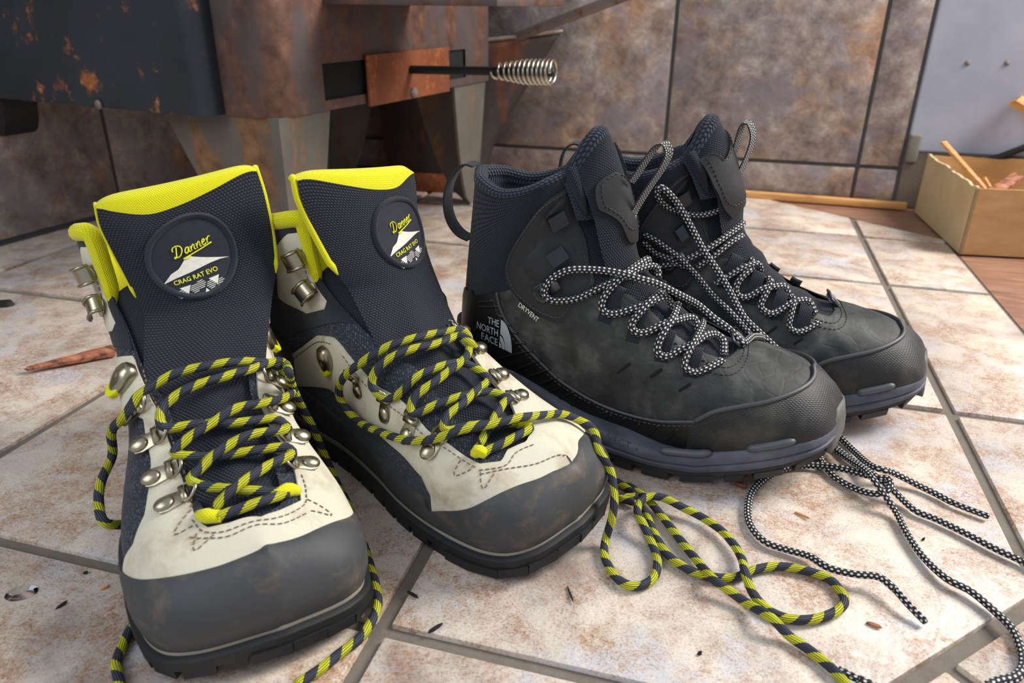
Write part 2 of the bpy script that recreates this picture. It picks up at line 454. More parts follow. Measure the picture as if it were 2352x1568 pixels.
mesh('grout_bed', V, [(0, 1, 2, 3), (7, 6, 5, 4), (0, 4, 5, 1), (1, 5, 6, 2), (2, 6, 7, 3), (3, 7, 4, 0)], M_GROUTW, wall_l, smooth=False)
# painted board to the right of the tiles and what shows below it
wall_r = thing('wall_right', 'blue-grey painted board beside the tiled wall', None, kind='structure')
V, F = box_geo(1.05, WY + 0.011, 0.72, 1.474, 0.022, 1.24, bev=0.003); mesh('painted_board', V, F, M_PAINT, wall_r, smooth=False)
V, F = box_geo(1.05, WY + 0.012, 0.05, 1.474, 0.02, 0.104, bev=0.003); mesh('bottom_board', V, F, M_BROWNB, wall_r, smooth=False, label='bare brown board below the painted one')
V, F = box_geo(0.323, WY + 0.002, 0.105, 0.02, 0.016, 0.05, bev=0.004); mesh('filler', V, F, M_GREYCAULK, wall_r, label='grey filler in the corner joint')
for px in ((2222, 145), (2313, 145)):
    c = at_y(*px, WY)
    V, F = lathe_geo([(0.0045, 0), (0.0042, 0.0012), (0.002, 0.0024), (0.0004, 0.0028)], 12, Matrix.Translation(c) @ Matrix.Rotation(math.pi / 2, 4, 'X'))
    mesh('screw', V, F, M_GREYCAULK, wall_r)
trim = tag(mesh('trim_1', *box_geo(0.10, WY - 0.013, 0.006, 0.46, 0.012, 0.013, Matrix.Rotation(-0.03, 3, 'Z'), 0.002), M_PINE), 'thin raw wooden strip along the foot of the tiled wall', None, kind='structure')
# ------------------------------------------------------------------ wood stove
SA = math.radians(-9.7); EX = np.array([math.cos(SA), math.sin(SA), 0]); EY = np.array([-math.sin(SA), math.cos(SA), 0]); EZ = np.array([0, 0, 1.0])
ZB = 0.212
C1 = at(640, 275, ZB)
def sp(a, b, z): return C1 * np.array([1, 1, 0]) + EX * a + EY * b + EZ * z      # a: out of the right face, b: along it, z: height
def onface(px, py, out=0.0):
    p = at_plane(px, py, sp(out, 0, 0), EX); q = p - C1
    return float(q.dot(EY)), float(p[2])
stove = thing('wood_stove', 'old black wood stove with rust stains and a spring-handled air slide', 'stove', tuple(C1 * np.array([1, 1, 0])))
def sbox(a0, a1, b0, b1, z0, z1, bev=0.0):
    V, F = box_geo((a0 + a1) / 2, (b0 + b1) / 2, (z0 + z1) / 2, a1 - a0, b1 - b0, z1 - z0, bev=bev)
    return [tuple(sp(*v)) for v in V], F
DEP = onface(1122, 182)[0]
# body shell: rounded front corner, slot cut in the right face
s0, zs0 = onface(748, 240); s1, _ = onface(1070, 190); _, zs1 = onface(900, 130)
zslot0, zslot1 = ZB + 0.012, onface(748, 146)[1]
r = 0.035; n = 8
prof = [(-0.47, 0.0)] + [(-r + r * math.sin(t), r - r * math.cos(t)) for t in np.linspace(0, math.pi / 2, n)]
prof += [(0, s0), (0, s1), (0, DEP), (-0.47, DEP)]
zz = [ZB, zslot0, zslot1, 0.62]; V = []; F = []; np_ = len(prof)
for z in zz:
    for a, b in prof: V.append(tuple(sp(a, b, z)))
for j in range(3):
    for i in range(np_):
        i2 = (i + 1) % np_
        if j == 1 and i == n + 1: continue                       # the slot
        F.append((j * np_ + i, j * np_ + i2, (j + 1) * np_ + i2, (j + 1) * np_ + i))
F.append(tuple(range(np_))[::-1]); F.append(tuple(3 * np_ + i for i in range(np_)))
sharp(mesh('body', V, F, M_STEEL, stove), 40)
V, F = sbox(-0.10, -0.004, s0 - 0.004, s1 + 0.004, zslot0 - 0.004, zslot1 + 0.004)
mesh('slot_shade_box', V, [f for f in F][:], M_BLACKHOLE, stove, smooth=False)
# closed black box; its colour stands for the dark inside the slot
# black side shield with a rolled edge
e0 = at_plane(475, 275, sp(0, -0.03, 0), EY); ea = float((e0 - C1).dot(EX))
pr = [(-0.50, -0.030)] + [(ea - 0.022 + 0.022 * math.sin(t), -0.030 + 0.022 * (1 - math.cos(t))) for t in np.linspace(0, math.pi / 2, 7)] + [(ea, 0.0)]
pi_ = [(a - (0.004 if i > 0 else 0), b + 0.004) for i, (a, b) in enumerate(pr)]
V = []; F = []
z0, z1 = ZB + 0.001, 0.62
for z in (z0, z1):
    for a, b in pr: V.append(tuple(sp(a, b, z)))
    for a, b in pi_: V.append(tuple(sp(a, b, z)))
m = len(pr)
for i in range(m - 1):
    F.append((i, i + 1, 2 * m + i + 1, 2 * m + i)); F.append((m + i + 1, m + i, 3 * m + i, 3 * m + i + 1)); F.append((m + i, m + i + 1, i + 1, i))
F.append((m - 1, 2 * m - 1, 4 * m - 1, 3 * m - 1))
sharp(mesh('side_shield', V, F, M_STOVE, stove, label='black painted side shield with orange rust scratches'), 40)
c = at_plane(228, 240, sp(0, -0.031, 0), EY)
Ms = Matrix.Translation(c) @ Matrix(((EX[0], 0, -EY[0]), (EX[1], 0, -EY[1]), (0, 1, 0))).to_4x4()
mesh('screw', *lathe_geo([(0.006, 0), (0.006, 0.002), (0.004, 0.0035), (0.001, 0.004)], 12, Ms), M_HANDLE, stove)
# top ledge over the right face
le = at_plane(1295, 14, sp(0, DEP * 0.55, 0), EY); lo = float((le - C1).dot(EX))
V, F = sbox(-0.02, lo, 0.10, DEP * 0.55, 0.3335, 0.3415, 0.001)
sharp(mesh('ledge', V, F, M_STEEL, stove, label='flat steel ledge sticking out over the air slot'), 40)
# air slide, its brackets, rod and spring handle
a0, zt = onface(842, 128, 0.006); a1_, _ = onface(1030, 130, 0.006); _, zb = onface(845, 246, 0.006)
V, F = sbox(0.003, 0.007, a0, a1_, zb, zslot1 + 0.006, 0.0008); slide = mesh('air_slide', V, F, M_RUST, stove, smooth=False, label='rusty sliding plate')
for pxx in (940, 1165):
    pass
bb, bz = onface(950, 212, 0.008)
Mb = Matrix.Translation(sp(0.007, bb, bz)) @ Matrix(((EY[0], 0, EX[0]), (EY[1], 0, EX[1]), (0, 1, 0))).to_4x4()
mesh('bolt', *lathe_geo([(0.008, 0), (0.008, 0.003), (0.005, 0.006), (0.001, 0.0065)], 6, Mb), M_HANDLE, slide, smooth=False)
rb, rz_ = onface(945, 160, 0.008)
R0 = sp(0.006, rb, rz_)
tgt = at_plane(1272, 166, R0, np.cross(EX, [0.0, 0.0, 1.0]))    # same plane along EX
RL = float((at_plane(1272, 166, R0, EY) - R0).dot(EX)); 
zend = float(at_plane(1272, 166, R0, EY)[2])
R1 = R0 + EX * RL; R1[2] = zend
Pq = [R0 + (R1 - R0) * t for t in np.linspace(0, 1, 10)]
V, F, U = tube_geo(Pq, 0.0058, 12); mesh('rod', V, F, M_IRON, slide)
t0 = 0.60; turns = 12; P = []
T = (R1 - R0) / np.linalg.norm(R1 - R0); N = np.cross(T, [0, 0, 1]); N /= np.linalg.norm(N); B = np.cross(T, N)
for q in np.linspace(0, 1, turns * 16):
    g = 5.0 * q if q < 0.2 else 1 + (q - 0.2) * 0
    rad = 0.0088 + 0.0062 * min(1, q * 2.2)
    tt = t0 + (1 - t0) * (q ** 0.8)
    a = 2 * math.pi * turns * q
    P.append(R0 + (R1 - R0) * tt + rad * (math.cos(a) * N + math.sin(a) * B))
V, F, U = tube_geo(np.array(P), 0.0021, 6); mesh('spring_handle', V, F, M_CHROME, slide, label='bright coiled wire handle')
# legs: bent plate, wide at the top, hollow-curved inner edges
def stove_leg(ca, cb, sa, sb, wa, wb, mat=None):
    """corner at (ca,cb); plates run sa along a and sb along b, widths at the top wa, wb"""
    lev = np.linspace(0, 1, 14); V = []; F = []; t = 0.005
    for q in lev:                                                # q = 0 top .. 1 foot
        z = ZB * (1 - q); g = (1 - q) ** 0.62; w0 = 0.026 + (wa - 0.026) * g; w1 = 0.026 + (wb - 0.026) * g; ln = 0.012 * q
        for (da, db) in ((w0, 0), (0, 0), (0, w1), (t, w1), (t, t), (w0, t)):
            V.append(tuple(sp(ca + sa * (da + ln), cb + sb * (db + ln), z)))
    for i in range(len(lev) - 1):
        o = i * 6
        for k in range(6): F.append((o + k, o + (k + 1) % 6, o + 6 + (k + 1) % 6, o + 6 + k))
    F.append((0, 1, 4, 5)); F.append((1, 2, 3, 4)); o = (len(lev) - 1) * 6; F.append((o, o + 5, o + 4, o + 1)); F.append((o + 1, o + 4, o + 3, o + 2))
    bm_o = mesh('leg', V, F, mat or M_LEG, stove)
    bm = bmesh.new(); bm.from_mesh(bm_o.data); bmesh.ops.recalc_face_normals(bm, faces=bm.faces[:]); bm.to_mesh(bm_o.data); bm.free(); sharp(bm_o, 40)
    return bm_o
wa = -float((at_plane(378, 278, sp(0, 0.0, 0), EY) - C1).dot(EX)); wb = onface(760, 258)[0]
stove_leg(-0.004, 0.004, -1, 1, wa, wb)
stove_leg(-0.004, DEP - 0.004, -1, -1, 0.15, 0.11)
stove_leg(-0.36, DEP - 0.004, 1, -1, 0.13, 0.09)
# rounded black bracket under the far left end
n = 14; V = []; F = []
for bq in (-0.02, 0.03):
    V += [tuple(sp(-0.50, bq, ZB + 0.004)), tuple(sp(-0.475, bq, ZB + 0.004))]
    V += [tuple(sp(-0.50 + 0.025 * math.cos(t), bq, ZB - 0.005 - 0.05 * math.sin(t))) for t in np.linspace(0, math.pi / 2, n)]
m = n + 2
F = [tuple(range(m)), tuple(range(m, 2 * m))[::-1]] + [(i, (i + 1) % m, m + (i + 1) % m, m + i) for i in range(m)]
sharp(mesh('bracket', V, F, M_IRON, stove, label='rounded black bracket below the shield'), 40)
# ------------------------------------------------------------------ coal hod behind the stove, pipe handle standing in it
hc = np.array([-0.548, 1.404]); 
hod = thing('coal_hod', 'dark rusty coal hod with a flared spout standing behind the stove leg', 'coal hod', (hc[0], hc[1], 0))
tip = at_y(1287, 72, 1.39); wl = at_y(1125, 55, 1.39)
def hod_ring(q, n=48, inner=0.0):
    """q 0 foot .. 1 rim"""
    out = []
    for k in range(n):
        a = 2 * math.pi * k / n; ca, sa = math.cos(a), math.sin(a)
        rr = 0.104 + 0.022 * q - inner
        x, y = rr * ca, rr * 0.64 * sa
        z = 0.012 + q * 0.255
        f = max(0.0, ca) ** 2.2 * max(0.0, (q - 0.22) / 0.78) ** 1.15
        x += f * (tip[0] - hc[0] - 0.126); y *= (1 - 0.55 * f)
        z += f * (tip[2] - 0.267) + 0.018 * q * max(0, -ca)
        rib = 0.0012 * math.cos(24 * a) if q < 0.7 else 0.0
        out.append((hc[0] + x * (1 + rib * 8), hc[1] + y * (1 + rib * 8), z))
    return out
V = []; F = []; Q = np.linspace(0, 1, 16); n = 48
for q in Q: V += hod_ring(q)
for q in Q[::-1]: V += hod_ring(q, inner=0.004)
rows = 2 * len(Q)
for i in range(rows - 1):
    for k in range(n): F.append((i * n + k, i * n + (k + 1) % n, (i + 1) * n + (k + 1) % n, (i + 1) * n + k))
F.append(tuple(range(n))[::-1]); F.append(tuple((rows - 1) * n + k for k in range(n)))
mesh('bucket', V, F, M_HOD, hod)
rim = hod_ring(1.0); rim.append(rim[0]); rim = np.array(rim)
V, F, U = tube_geo(rim, 0.0034, 8, caps=False); mesh('rolled_rim', V, F, M_HANDLE, hod)
V, F = lathe_geo([(0.107, 0.0), (0.110, 0.004), (0.109, 0.034), (0.104, 0.036)], 40, Matrix.Translation((hc[0], hc[1], 0)) @ Matrix.Diagonal((1, 0.65, 1, 1)))
mesh('base_band', V, F, M_RUST, hod, label='rust-brown band around the foot')
h0 = at_y(1235, 66, 1.36); h1 = at_y(1420, -4, 1.30); dv = h1 - h0
pl = thing('fire_tool', 'rusty pipe handle of a fire tool sticking up out of the coal hod', 'fire tool', (float(hc[0]), float(hc[1]), 0.02))
foot = np.array([hc[0] - 0.03, hc[1] + 0.01, 0.03])
Pp = smooth_path([foot, foot * 0.45 + h0 * 0.55 + np.array([0, 0, 0.0]), h0, h0 + dv * 1.6], 0.01)
V, F, U = tube_geo(resample([h0 - dv * 0.35, h0, h0 + dv * 1.6], 0.01), 0.0085, 14); mesh('pipe', V, F, M_HANDLE, pl)
V, F = box_geo(0, 0, 0, 0.05, 0.012, 0.12, bev=0.003)
V = [(v[0] + hc[0] + 0.02, v[1] + hc[1] + 0.0, v[2] + 0.09) for v in V]; mesh('blade', V, F, M_IRON, pl)
# black poker ring seen low on the left wall side
# ------------------------------------------------------------------ boot surfaces
class Surf:
    """bicubic surface over a control net [station][t], in the local frame of a boot; t runs -4..4 (sole edge, top line, sole edge)"""
    def __init__(s, net, root):
        N = np.asarray(net, float); s.S, s.K = N.shape[:2]
        e = np.concatenate([2 * N[:1] - N[1:2], N, 2 * N[-1:] - N[-2:-1]], 0)
        s.N = np.concatenate([2 * e[:, :1] - e[:, 1:2], e, 2 * e[:, -1:] - e[:, -2:-1]], 1)
        s.h = (s.K - 1) / 2.0; s.smax = s.S - 1.0
        s.root = root; s.M = np.array(lmat(root)); s.Mi = np.array(lmat(root).inverted())
        a, b = np.meshgrid(np.linspace(0, s.smax, 320), np.linspace(-s.h, s.h, 321), indexing='ij')
        s.ga, s.gb = a.ravel(), b.ravel()
        P, Nn = s.pn(s.ga, s.gb); W = s.world(P)
        px, dep = project(W)
        s.gpx, s.gdep = px, dep
        nw = Nn @ s.M[:3, :3].T
        s.face = ((CAMP - W) * nw).sum(1) / np.linalg.norm(CAMP - W, axis=1)
    def world(s, P): return np.asarray(P) @ s.M[:3, :3].T + s.M[:3, 3]
    def local(s, P): return np.asarray(P) @ s.Mi[:3, :3].T + s.Mi[:3, 3]
    def p(s, a, b):
        a = np.clip(np.asarray(a, float), 0, s.smax); b = np.clip(np.asarray(b, float), -s.h, s.h) + s.h
        def cw(x, n):
            i = np.clip(np.floor(x).astype(int), 0, n - 2); f = x - i
            return i, [0.5 * (-f + 2 * f**2 - f**3), 0.5 * (2 - 5 * f**2 + 3 * f**3), 0.5 * (f + 4 * f**2 - 3 * f**3), 0.5 * (f**3 - f**2)]
        i, wa = cw(a, s.S); j, wb = cw(b, s.K)
        R = 0
        for m in range(4):
            for n in range(4): R = R + (wa[m] * wb[n])[..., None] * s.N[i + m, j + n]
        return R
    def pn(s, a, b):
        e = 1e-3; a = np.asarray(a, float); b = np.asarray(b, float)
        P = s.p(a, b)
        a0, a1 = np.clip(a - e, 0, s.smax), np.clip(a + e, 0, s.smax); b0, b1 = np.clip(b - e, -s.h, s.h), np.clip(b + e, -s.h, s.h)
        n = np.cross(s.p(a, b1) - s.p(a, b0), s.p(a1, b) - s.p(a0, b))
        l = np.linalg.norm(n, axis=-1)[..., None]
        n = -n / np.maximum(l, 1e-12) * s.sign
        n[..., 1] *= np.clip(a / 0.12, 0, 1)
        n /= np.maximum(np.linalg.norm(n, axis=-1)[..., None], 1e-12)
        return P, n
    sign = -1.0
    def off(s, a, b, d):
        P, n = s.pn(a, b); d = np.asarray(d, float)
        return P + n * (d[..., None] if d.ndim else d)
    def trace(s, px, py, side=None):
        """parameters of the surface point seen at a pixel of the photograph"""
        d = np.hypot(s.gpx[:, 0] - px, s.gpx[:, 1] - py)
        c = d + np.where(s.face > -0.02, 0, 400)
        if side is not None: c = c + np.where(s.gb * side >= -0.05, 0, 900)
        m = c.min(); k = np.where(c < m + 3.5)[0]
        k = k[np.argmin(s.gdep[k] + c[k] * 2e-4)]
        return s.ga[k], s.gb[k]
    def st(s, pts):
        """('mixed list') (px,py) pixels > 60 are traced, small pairs are (s,t)"""
        out = []
        for q in pts:
            if isinstance(q, str): out += [tuple(z) for z in s.capline]; continue
            out.append(s.trace(q[0], q[1]) if (abs(q[0]) > 60 or abs(q[1]) > 60) else (q[0], q[1]))
        return np.array(out, float)
    def panel(s, name, poly, d, mat, parent, base=-0.0005, step=0.004, label=None, curve=0, edge=0.35, fn=None, hollow=None, uvs=1.0):
        """a sheet on the surface inside a closed (s,t) outline, raised by d with a skirt down to base"""
        A = s.st(poly) if not isinstance(poly, np.ndarray) else poly
        if curve: A = crom(A, len(A) * curve, closed=True)
        # scale (s,t) to about metres for even meshing
        c = A.mean(0); e = 0.05
        k0 = np.linalg.norm(s.p(min(c[0] + e, s.smax), c[1]) - s.p(max(c[0] - e, 0), c[1])) / (2 * e)
        k1 = np.linalg.norm(s.p(c[0], min(c[1] + e, s.h)) - s.p(c[0], max(c[1] - e, -s.h))) / (2 * e)
        K = np.array([max(k0, 0.008), max(k1, 0.004)])
        Bd = resample(A * K, step * 0.8, closed=True)
        lo, hi = Bd.min(0), Bd.max(0)
        xs = np.arange(lo[0] + step / 2, hi[0], step); ys = np.arange(lo[1] + step / 2, hi[1], step)
        G = np.stack(np.meshgrid(xs, ys, indexing='ij'), -1).reshape(-1, 2)
        def inside(Q, Pg):
            x, y = Q[:, 0], Q[:, 1]; r = np.zeros(len(Q), bool); j = len(Pg) - 1
            for i in range(len(Pg)):
                xi, yi = Pg[i]; xj, yj = Pg[j]
                t = ((yi > y) != (yj > y)) & (x < (xj - xi) * (y - yi) / (yj - yi + 1e-15) + xi); r ^= t; j = i
            return r
        G = G[inside(G, Bd)]
        dm = np.array([np.min(np.hypot(Bd[:, 0] - g[0], Bd[:, 1] - g[1])) for g in G]) if len(G) else np.zeros(0)
        G = G[dm > step * 0.45]
        n = len(Bd)
        allp = [Vector(q) for q in np.vstack([Bd, G])] if len(G) else [Vector(q) for q in Bd]
        r = geometry.delaunay_2d_cdt(allp, [(i, (i + 1) % n) for i in range(n)], [], 1, 1e-6)
        Q = np.array([tuple(v) for v in r[0]]); orig = r[3]
        isb = np.array([any(o < n for o in q) for q in orig])
        ab = Q / K
        dd = np.where(isb, d * (1 - edge), d)
        if fn is not None: dd = dd + fn(ab[:, 0], ab[:, 1]) * np.where(isb, 0.3, 1.0)
        V = s.off(ab[:, 0], ab[:, 1], dd)
        F = [tuple(f) for f in r[2]]
        # orientation
        nn = s.pn(ab[:, 0], ab[:, 1])[1]
        F2 = []
        for f in F:
            fn_ = np.cross(V[f[1]] - V[f[0]], V[f[2]] - V[f[0]])
            F2.append(f if fn_.dot(nn[f[0]]) >= 0 else f[::-1])
        # skirt
        ed = {}
        for f in F2:
            for i in range(len(f)):
                e_ = (f[i], f[(i + 1) % len(f)]); ed[e_] = ed.get(e_, 0) + 1
        bnd = [e_ for e_ in ed if (e_[1], e_[0]) not in ed]
        Vl = [tuple(v) for v in V]; mp = {}; mt = {}
        lowP = s.off(ab[:, 0], ab[:, 1], base)
        U = [tuple(q * uvs) for q in Q]
        def lowv(i):
            if i not in mp: mp[i] = len(Vl); Vl.append(tuple(lowP[i])); U.append(U[i])
            return mp[i]
        def topv(i):
            if i not in mt: mt[i] = len(Vl); Vl.append(Vl[i]); U.append(U[i])
            return mt[i]
        for a, b in bnd: F2.append((topv(b), topv(a), lowv(a), lowv(b)))
        return mesh(name, Vl, F2, mat, parent, uv=U, local=True, label=label)
    def path(s, pts, d, step=0.002, smooth=True):
        A = s.st(pts); A = crom(A, max(2, len(A) * 12)) if smooth and len(A) > 2 else np.stack([np.linspace(A[0], A[-1], 20)[:, 0], np.linspace(A[0], A[-1], 20)[:, 1]], 1) if len(A) == 2 else A
        return resample(s.off(A[:, 0], A[:, 1], d), step)
    def tube(s, name, pts, d, r, mat, parent, nseg=6, flat=1.0, label=None):
        g = tube_geo(s.path(pts, d), r, nseg, flat); return mesh(name, g[0], g[1], mat, parent, uv=g[2], local=True, label=label)
    def stitches(s, name, paths, d, mat, parent, dash=0.0026, gap=0.0014, r=0.00045):
        gs = []
        for pts in paths:
            P = s.path(pts, d, 0.0008)
            per = max(1, int(round((dash + gap) / 0.0008))); nd = max(2, int(round(dash / 0.0008)))
            for k in range(0, len(P) - nd, per):
                gs.append(tube_geo(P[[k, k + nd // 2, k + nd]], r, 4, caps=False))
        V, F, U = join_geo(gs); return mesh(name, V, F, mat, parent, local=True)
    def frame(s, a, b, d=0.0, toward=None):
        """matrix at a surface point: z = normal, x = direction of +s (towards the shaft) or toward a given (s,t)"""
        P, n = s.pn(np.array(a), np.array(b)); P = P + n * d
        q = s.p(np.array(min(a + 0.05, s.smax)), np.array(b)) if toward is None else s.p(np.array(toward[0]), np.array(toward[1]))
        x = q - P; x = x - n * x.dot(n); x /= np.linalg.norm(x) + 1e-12; y = np.cross(n, x)
        M = Matrix.Identity(4)
        for r in range(3): M[r][0], M[r][1], M[r][2], M[r][3] = x[r], y[r], n[r], P[r]
        return M
def mirror_net(net):
    N = np.asarray(net, float)[:, ::-1].copy(); N[..., 1] *= -1; return N
def half_net(st, med=1.0, lat=1.0, shift=None):
    """stations of 5 half-section points (mm, sole edge -> top line) to a full net; medial side is v+"""
    out = []
    for row in st:
        L = []
        for k, (u, v, w) in enumerate(row):           # v+ side, t = +4 .. 0
            L.append((u, v * med, w))
        Rr = [(u, -v * lat, w) for (u, v, w) in row]
        full = Rr[:4] + [row[4]] + L[:4][::-1]        # t=-4..-1, 0, +1..+4
        full = [(u / 1000, (v + (shift(u) if shift else 0)) / 1000, w / 1000) for (u, v, w) in full]
        out.append(full)
    return np.array(out)
# ------------------------------------------------------------------ boot nets (mm, local frame: u to the toe, v to the wearer's left, w up)
D_ST = [
 [(303, 0, 31), (307, 0, 44), (306, 0, 54), (302, 0, 64), (294, 0, 72)],
 [(294, 40, 26.5), (297, 42, 41), (295, 38, 54), (288, 23, 67), (278, 0, 77)],
 [(272, 56, 20.5), (273, 59, 38), (268, 54, 57), (259, 35, 74), (252, 0, 83)],
 [(228, 60, 17), (228, 62, 40), (226, 57, 64), (226, 36, 84), (226, 0, 92)],
 [(190, 57, 17), (190, 58, 45), (190, 51, 78), (188, 33, 108), (187, 0, 117)],
 [(150, 46, 18), (150, 48, 51), (150, 46, 86), (150, 40, 120), (152, 0, 136)],
 [(105, 37, 19), (105, 41, 58), (108, 43, 98), (116, 41, 136), (124, 0, 152)],
 [(60, 34, 20), (60, 38, 64), (72, 42, 108), (98, 43, 148), (110, 0, 168)],
 [(18, 24, 22), (18, 32, 66), (40, 43, 116), (90, 44, 162), (106, 0, 180)],
 [(0, 0, 60), (14, 26, 96), (42, 45, 140), (88, 46, 182), (104, 0, 196)],
 [(2, 0, 160), (12, 30, 170), (40, 51, 188), (88, 47, 203), (100, 0, 212)],
]
T_ST = [
 [(308, 0, 34), (313, 0, 44), (312, 0, 56), (305, 0, 70), (294, 0, 80)],
 [(296, 36, 32), (300, 38, 46), (296, 35, 62), (286, 22, 78), (274, 0, 87)],
 [(268, 50, 28), (270, 53, 46), (266, 49, 66), (258, 32, 84), (248, 0, 92)],
 [(230, 55, 26), (230, 57, 46), (228, 52, 70), (226, 33, 90), (222, 0, 98)],
 [(190, 52, 28), (190, 53, 52), (189, 47, 80), (188, 30, 106), (188, 0, 114)],
 [(150, 44, 32), (150, 47, 60), (152, 43, 96), (156, 28, 130), (160, 0, 143)],
 [(105, 40, 36), (105, 44, 70), (112, 43, 110), (126, 30, 146), (142, 0, 163)],
 [(60, 38, 42), (60, 42, 80), (74, 44, 124), (100, 34, 162), (130, 0, 184)],
 [(18, 26, 46), (16, 34, 86), (40, 43, 136), (80, 37, 176), (118, 0, 204)],
 [(-2, 0, 76), (9, 25, 122), (38, 40, 162), (78, 38, 194), (110, 0, 216)],
 [(8, 0, 216), (20, 25, 212), (46, 37, 206), (82, 37, 216), (108, 0, 230)],
]
POSE = dict(DL=(-0.4165, 0.4728, -46.0), DR=(-0.342, 0.5205, -23.0), T1=(-0.200, 0.578, -5.5), T2=(-0.120, 0.660, 3.0))
def d_shift(u): return 6 * max(0, (u - 200) / 100)
def t_shift(u): return 6 * max(0, (u - 190) / 120)
NETD_R = half_net(D_ST, 0.97, 1.08, d_shift); NETD_L = mirror_net(NETD_R)
for _i, _w in enumerate([0.15, 0.5, 0.9, 1.0, 1.0, 0.7, 0.3]):          # the left boot has sagged inwards over the instep
    NETD_L[_i, :, 1] += -0.013 * _w * np.array([0, 0.1, 0.5, 0.9, 1.0, 0.9, 0.5, 0.1, 0])
NETT_R = half_net(T_ST, 0.97, 1.03, t_shift); NETT_L = mirror_net(NETT_R)
# ------------------------------------------------------------------ boot materials
def dirty(name, base, dirt, rough, amount=0.5, scale=30, weave_c=None, lo=0.5, bumpd=0.0):
    k = NT(name, rough, spec=0.3)
    v = k.pos(); nz = k.noise(v, scale, 5, 0.65, 0.4); n2 = k.noise(v, scale * 7, 4, 0.6)
    f = k.math('MULTIPLY', k.ramp(nz, [(lo, 0.0), (lo + 0.22, amount)]), k.ramp(n2, [(0.3, 0.5), (0.7, 1.0)]))
    c = base
    if weave_c:
        h = weave(k, weave_c[0], weave_c[1]); c = k.mix(h, tuple(x * 0.80 for x in base), base); k.bump(h, 0.35, 0.0004)
    elif bumpd: k.bump(n2, 0.4, bumpd)
    k.col(k.mix(f, c, dirt)); return k.m
M_WHITE = dirty('off_white_canvas', srgb(224, 218, 196), srgb(146, 112, 80), 0.75, 0.8, 26, (0.0011, 0.0009), 0.50)
M_RAND = dirty('worn_rubber', srgb(66, 67, 69), srgb(128, 112, 90), 0.55, 0.6, 40, None, 0.50, 0.0004)
M_OUT = dirty('sole_rubber', srgb(34, 35, 37), srgb(88, 78, 66), 0.6, 0.4, 40, None, 0.6, 0.0004)
M_MID = plain('pale_midsole', srgb(150, 143, 128), 0.7, var=0.12)
k = NT('navy_ripstop', 0.8, spec=0.25, sheen=0.1); x = k.sep(k.coords('UV'))
st_ = k.math('FRACT', k.math('DIVIDE', k.math('ADD', x[0], k.math('MULTIPLY', x[1], 0.7)), 0.0021))
fl = k.math('MULTIPLY', k.math('GREATER_THAN', st_, 0.62), k.ramp(k.noise(k.mapv(k.coords('UV'), scale=(300, 900, 1)), 1.0, 3, 0.6), [(0.5, 0.0), (0.62, 0.8)]))
k.col(k.mix(fl, srgb(40, 44, 54), srgb(120, 124, 134))); k.bump(st_, 0.3, 0.0004); M_NAVY = k.m
M_MESH = fabric('black_tongue_mesh', srgb(20, 22, 28), srgb(54, 58, 70), 0.0023, 0.0015, 0.9, sheen=0.08, dist=0.0008)
M_WEB = fabric('black_webbing', srgb(24, 25, 30), srgb(50, 53, 62), 0.0030, 0.0011, 0.8, dist=0.0006)
M_YEL = fabric('yellow_lining', srgb(206, 200, 8), srgb(240, 236, 20), 0.0016, 0.0011, 0.5, sheen=0.2)
M_YELP = plain('yellow_plastic', srgb(224, 226, 16), 0.4)
M_METAL = plain('brushed_nickel', srgb(168, 160, 138), 0.30, 1.0)
M_STITCH = plain('brown_thread', srgb(132, 108, 86), 0.8)
M_BLKTH = plain('black_thread', srgb(64, 64, 67), 0.6)
M_PATCH = plain('navy_patch', srgb(27, 30, 42), 0.8, var=0.25, vscale=120)
M_PATCHB = fabric('patch_border', srgb(24, 26, 34), srgb(50, 54, 66), 0.0012, 0.0007, 0.8)
M_YTH = plain('yellow_embroidery', srgb(226, 226, 40), 0.7)
M_WPR = plain('white_print', srgb(216, 212, 200), 0.7, var=0.1, vscale=400)
def lace_mat_yellow():
    k = NT('yellow_black_braid', 0.7, spec=0.25); x = k.sep(k.coords('UV'))
    a = k.math('FRACT', k.math('ADD', k.math('DIVIDE', x[0], 0.0165), k.math('MULTIPLY', x[1], 1.0)))
    b = k.math('FRACT', k.math('ADD', k.math('DIVIDE', x[0], 0.0165), k.math('MULTIPLY', x[1], -1.0)))
    blk = k.math('MULTIPLY', k.math('LESS_THAN', a, 0.47), 1.0)
    th = k.math('FRACT', k.math('ADD', k.math('MULTIPLY', x[1], 14.0), k.math('MULTIPLY', x[0], 90.0)))
    thr = k.math('LESS_THAN', th, 0.34)
    yel = k.mix(thr, srgb(200, 200, 40), srgb(40, 42, 28)); nav = k.mix(thr, srgb(36, 38, 46), srgb(70, 74, 88))
    k.col(k.mix(blk, nav, yel))
    k.bump(k.math('ABSOLUTE', k.math('SUBTRACT', th, 0.5)), 0.5, 0.0005); return k.m
def lace_mat_dots(name='black_white_braid', rough=0.7):
    k = NT(name, rough, spec=0.3); x = k.sep(k.coords('UV'))
    nA = 7.0; cl = 0.0037
    row = k.math('FLOOR', k.math('MULTIPLY', x[1], nA))
    par = k.math('MULTIPLY', k.math('MODULO', row, 2.0), 0.5)
    a = k.math('SUBTRACT', k.math('FRACT', k.math('ADD', k.math('DIVIDE', x[0], cl), par)), 0.5)
    b = k.math('SUBTRACT', k.math('FRACT', k.math('MULTIPLY', x[1], nA)), 0.5)
    r = k.math('ADD', k.math('MULTIPLY', k.math('MULTIPLY', a, a), 1.5), k.math('MULTIPLY', b, b))
    k.col(k.mix(k.math('LESS_THAN', r, 0.09), srgb(34, 34, 40), srgb(214, 212, 206)))
    k.bump(k.math('SUBTRACT', 0.25, r, clamp=True), 0.9, 0.0012); return k.m
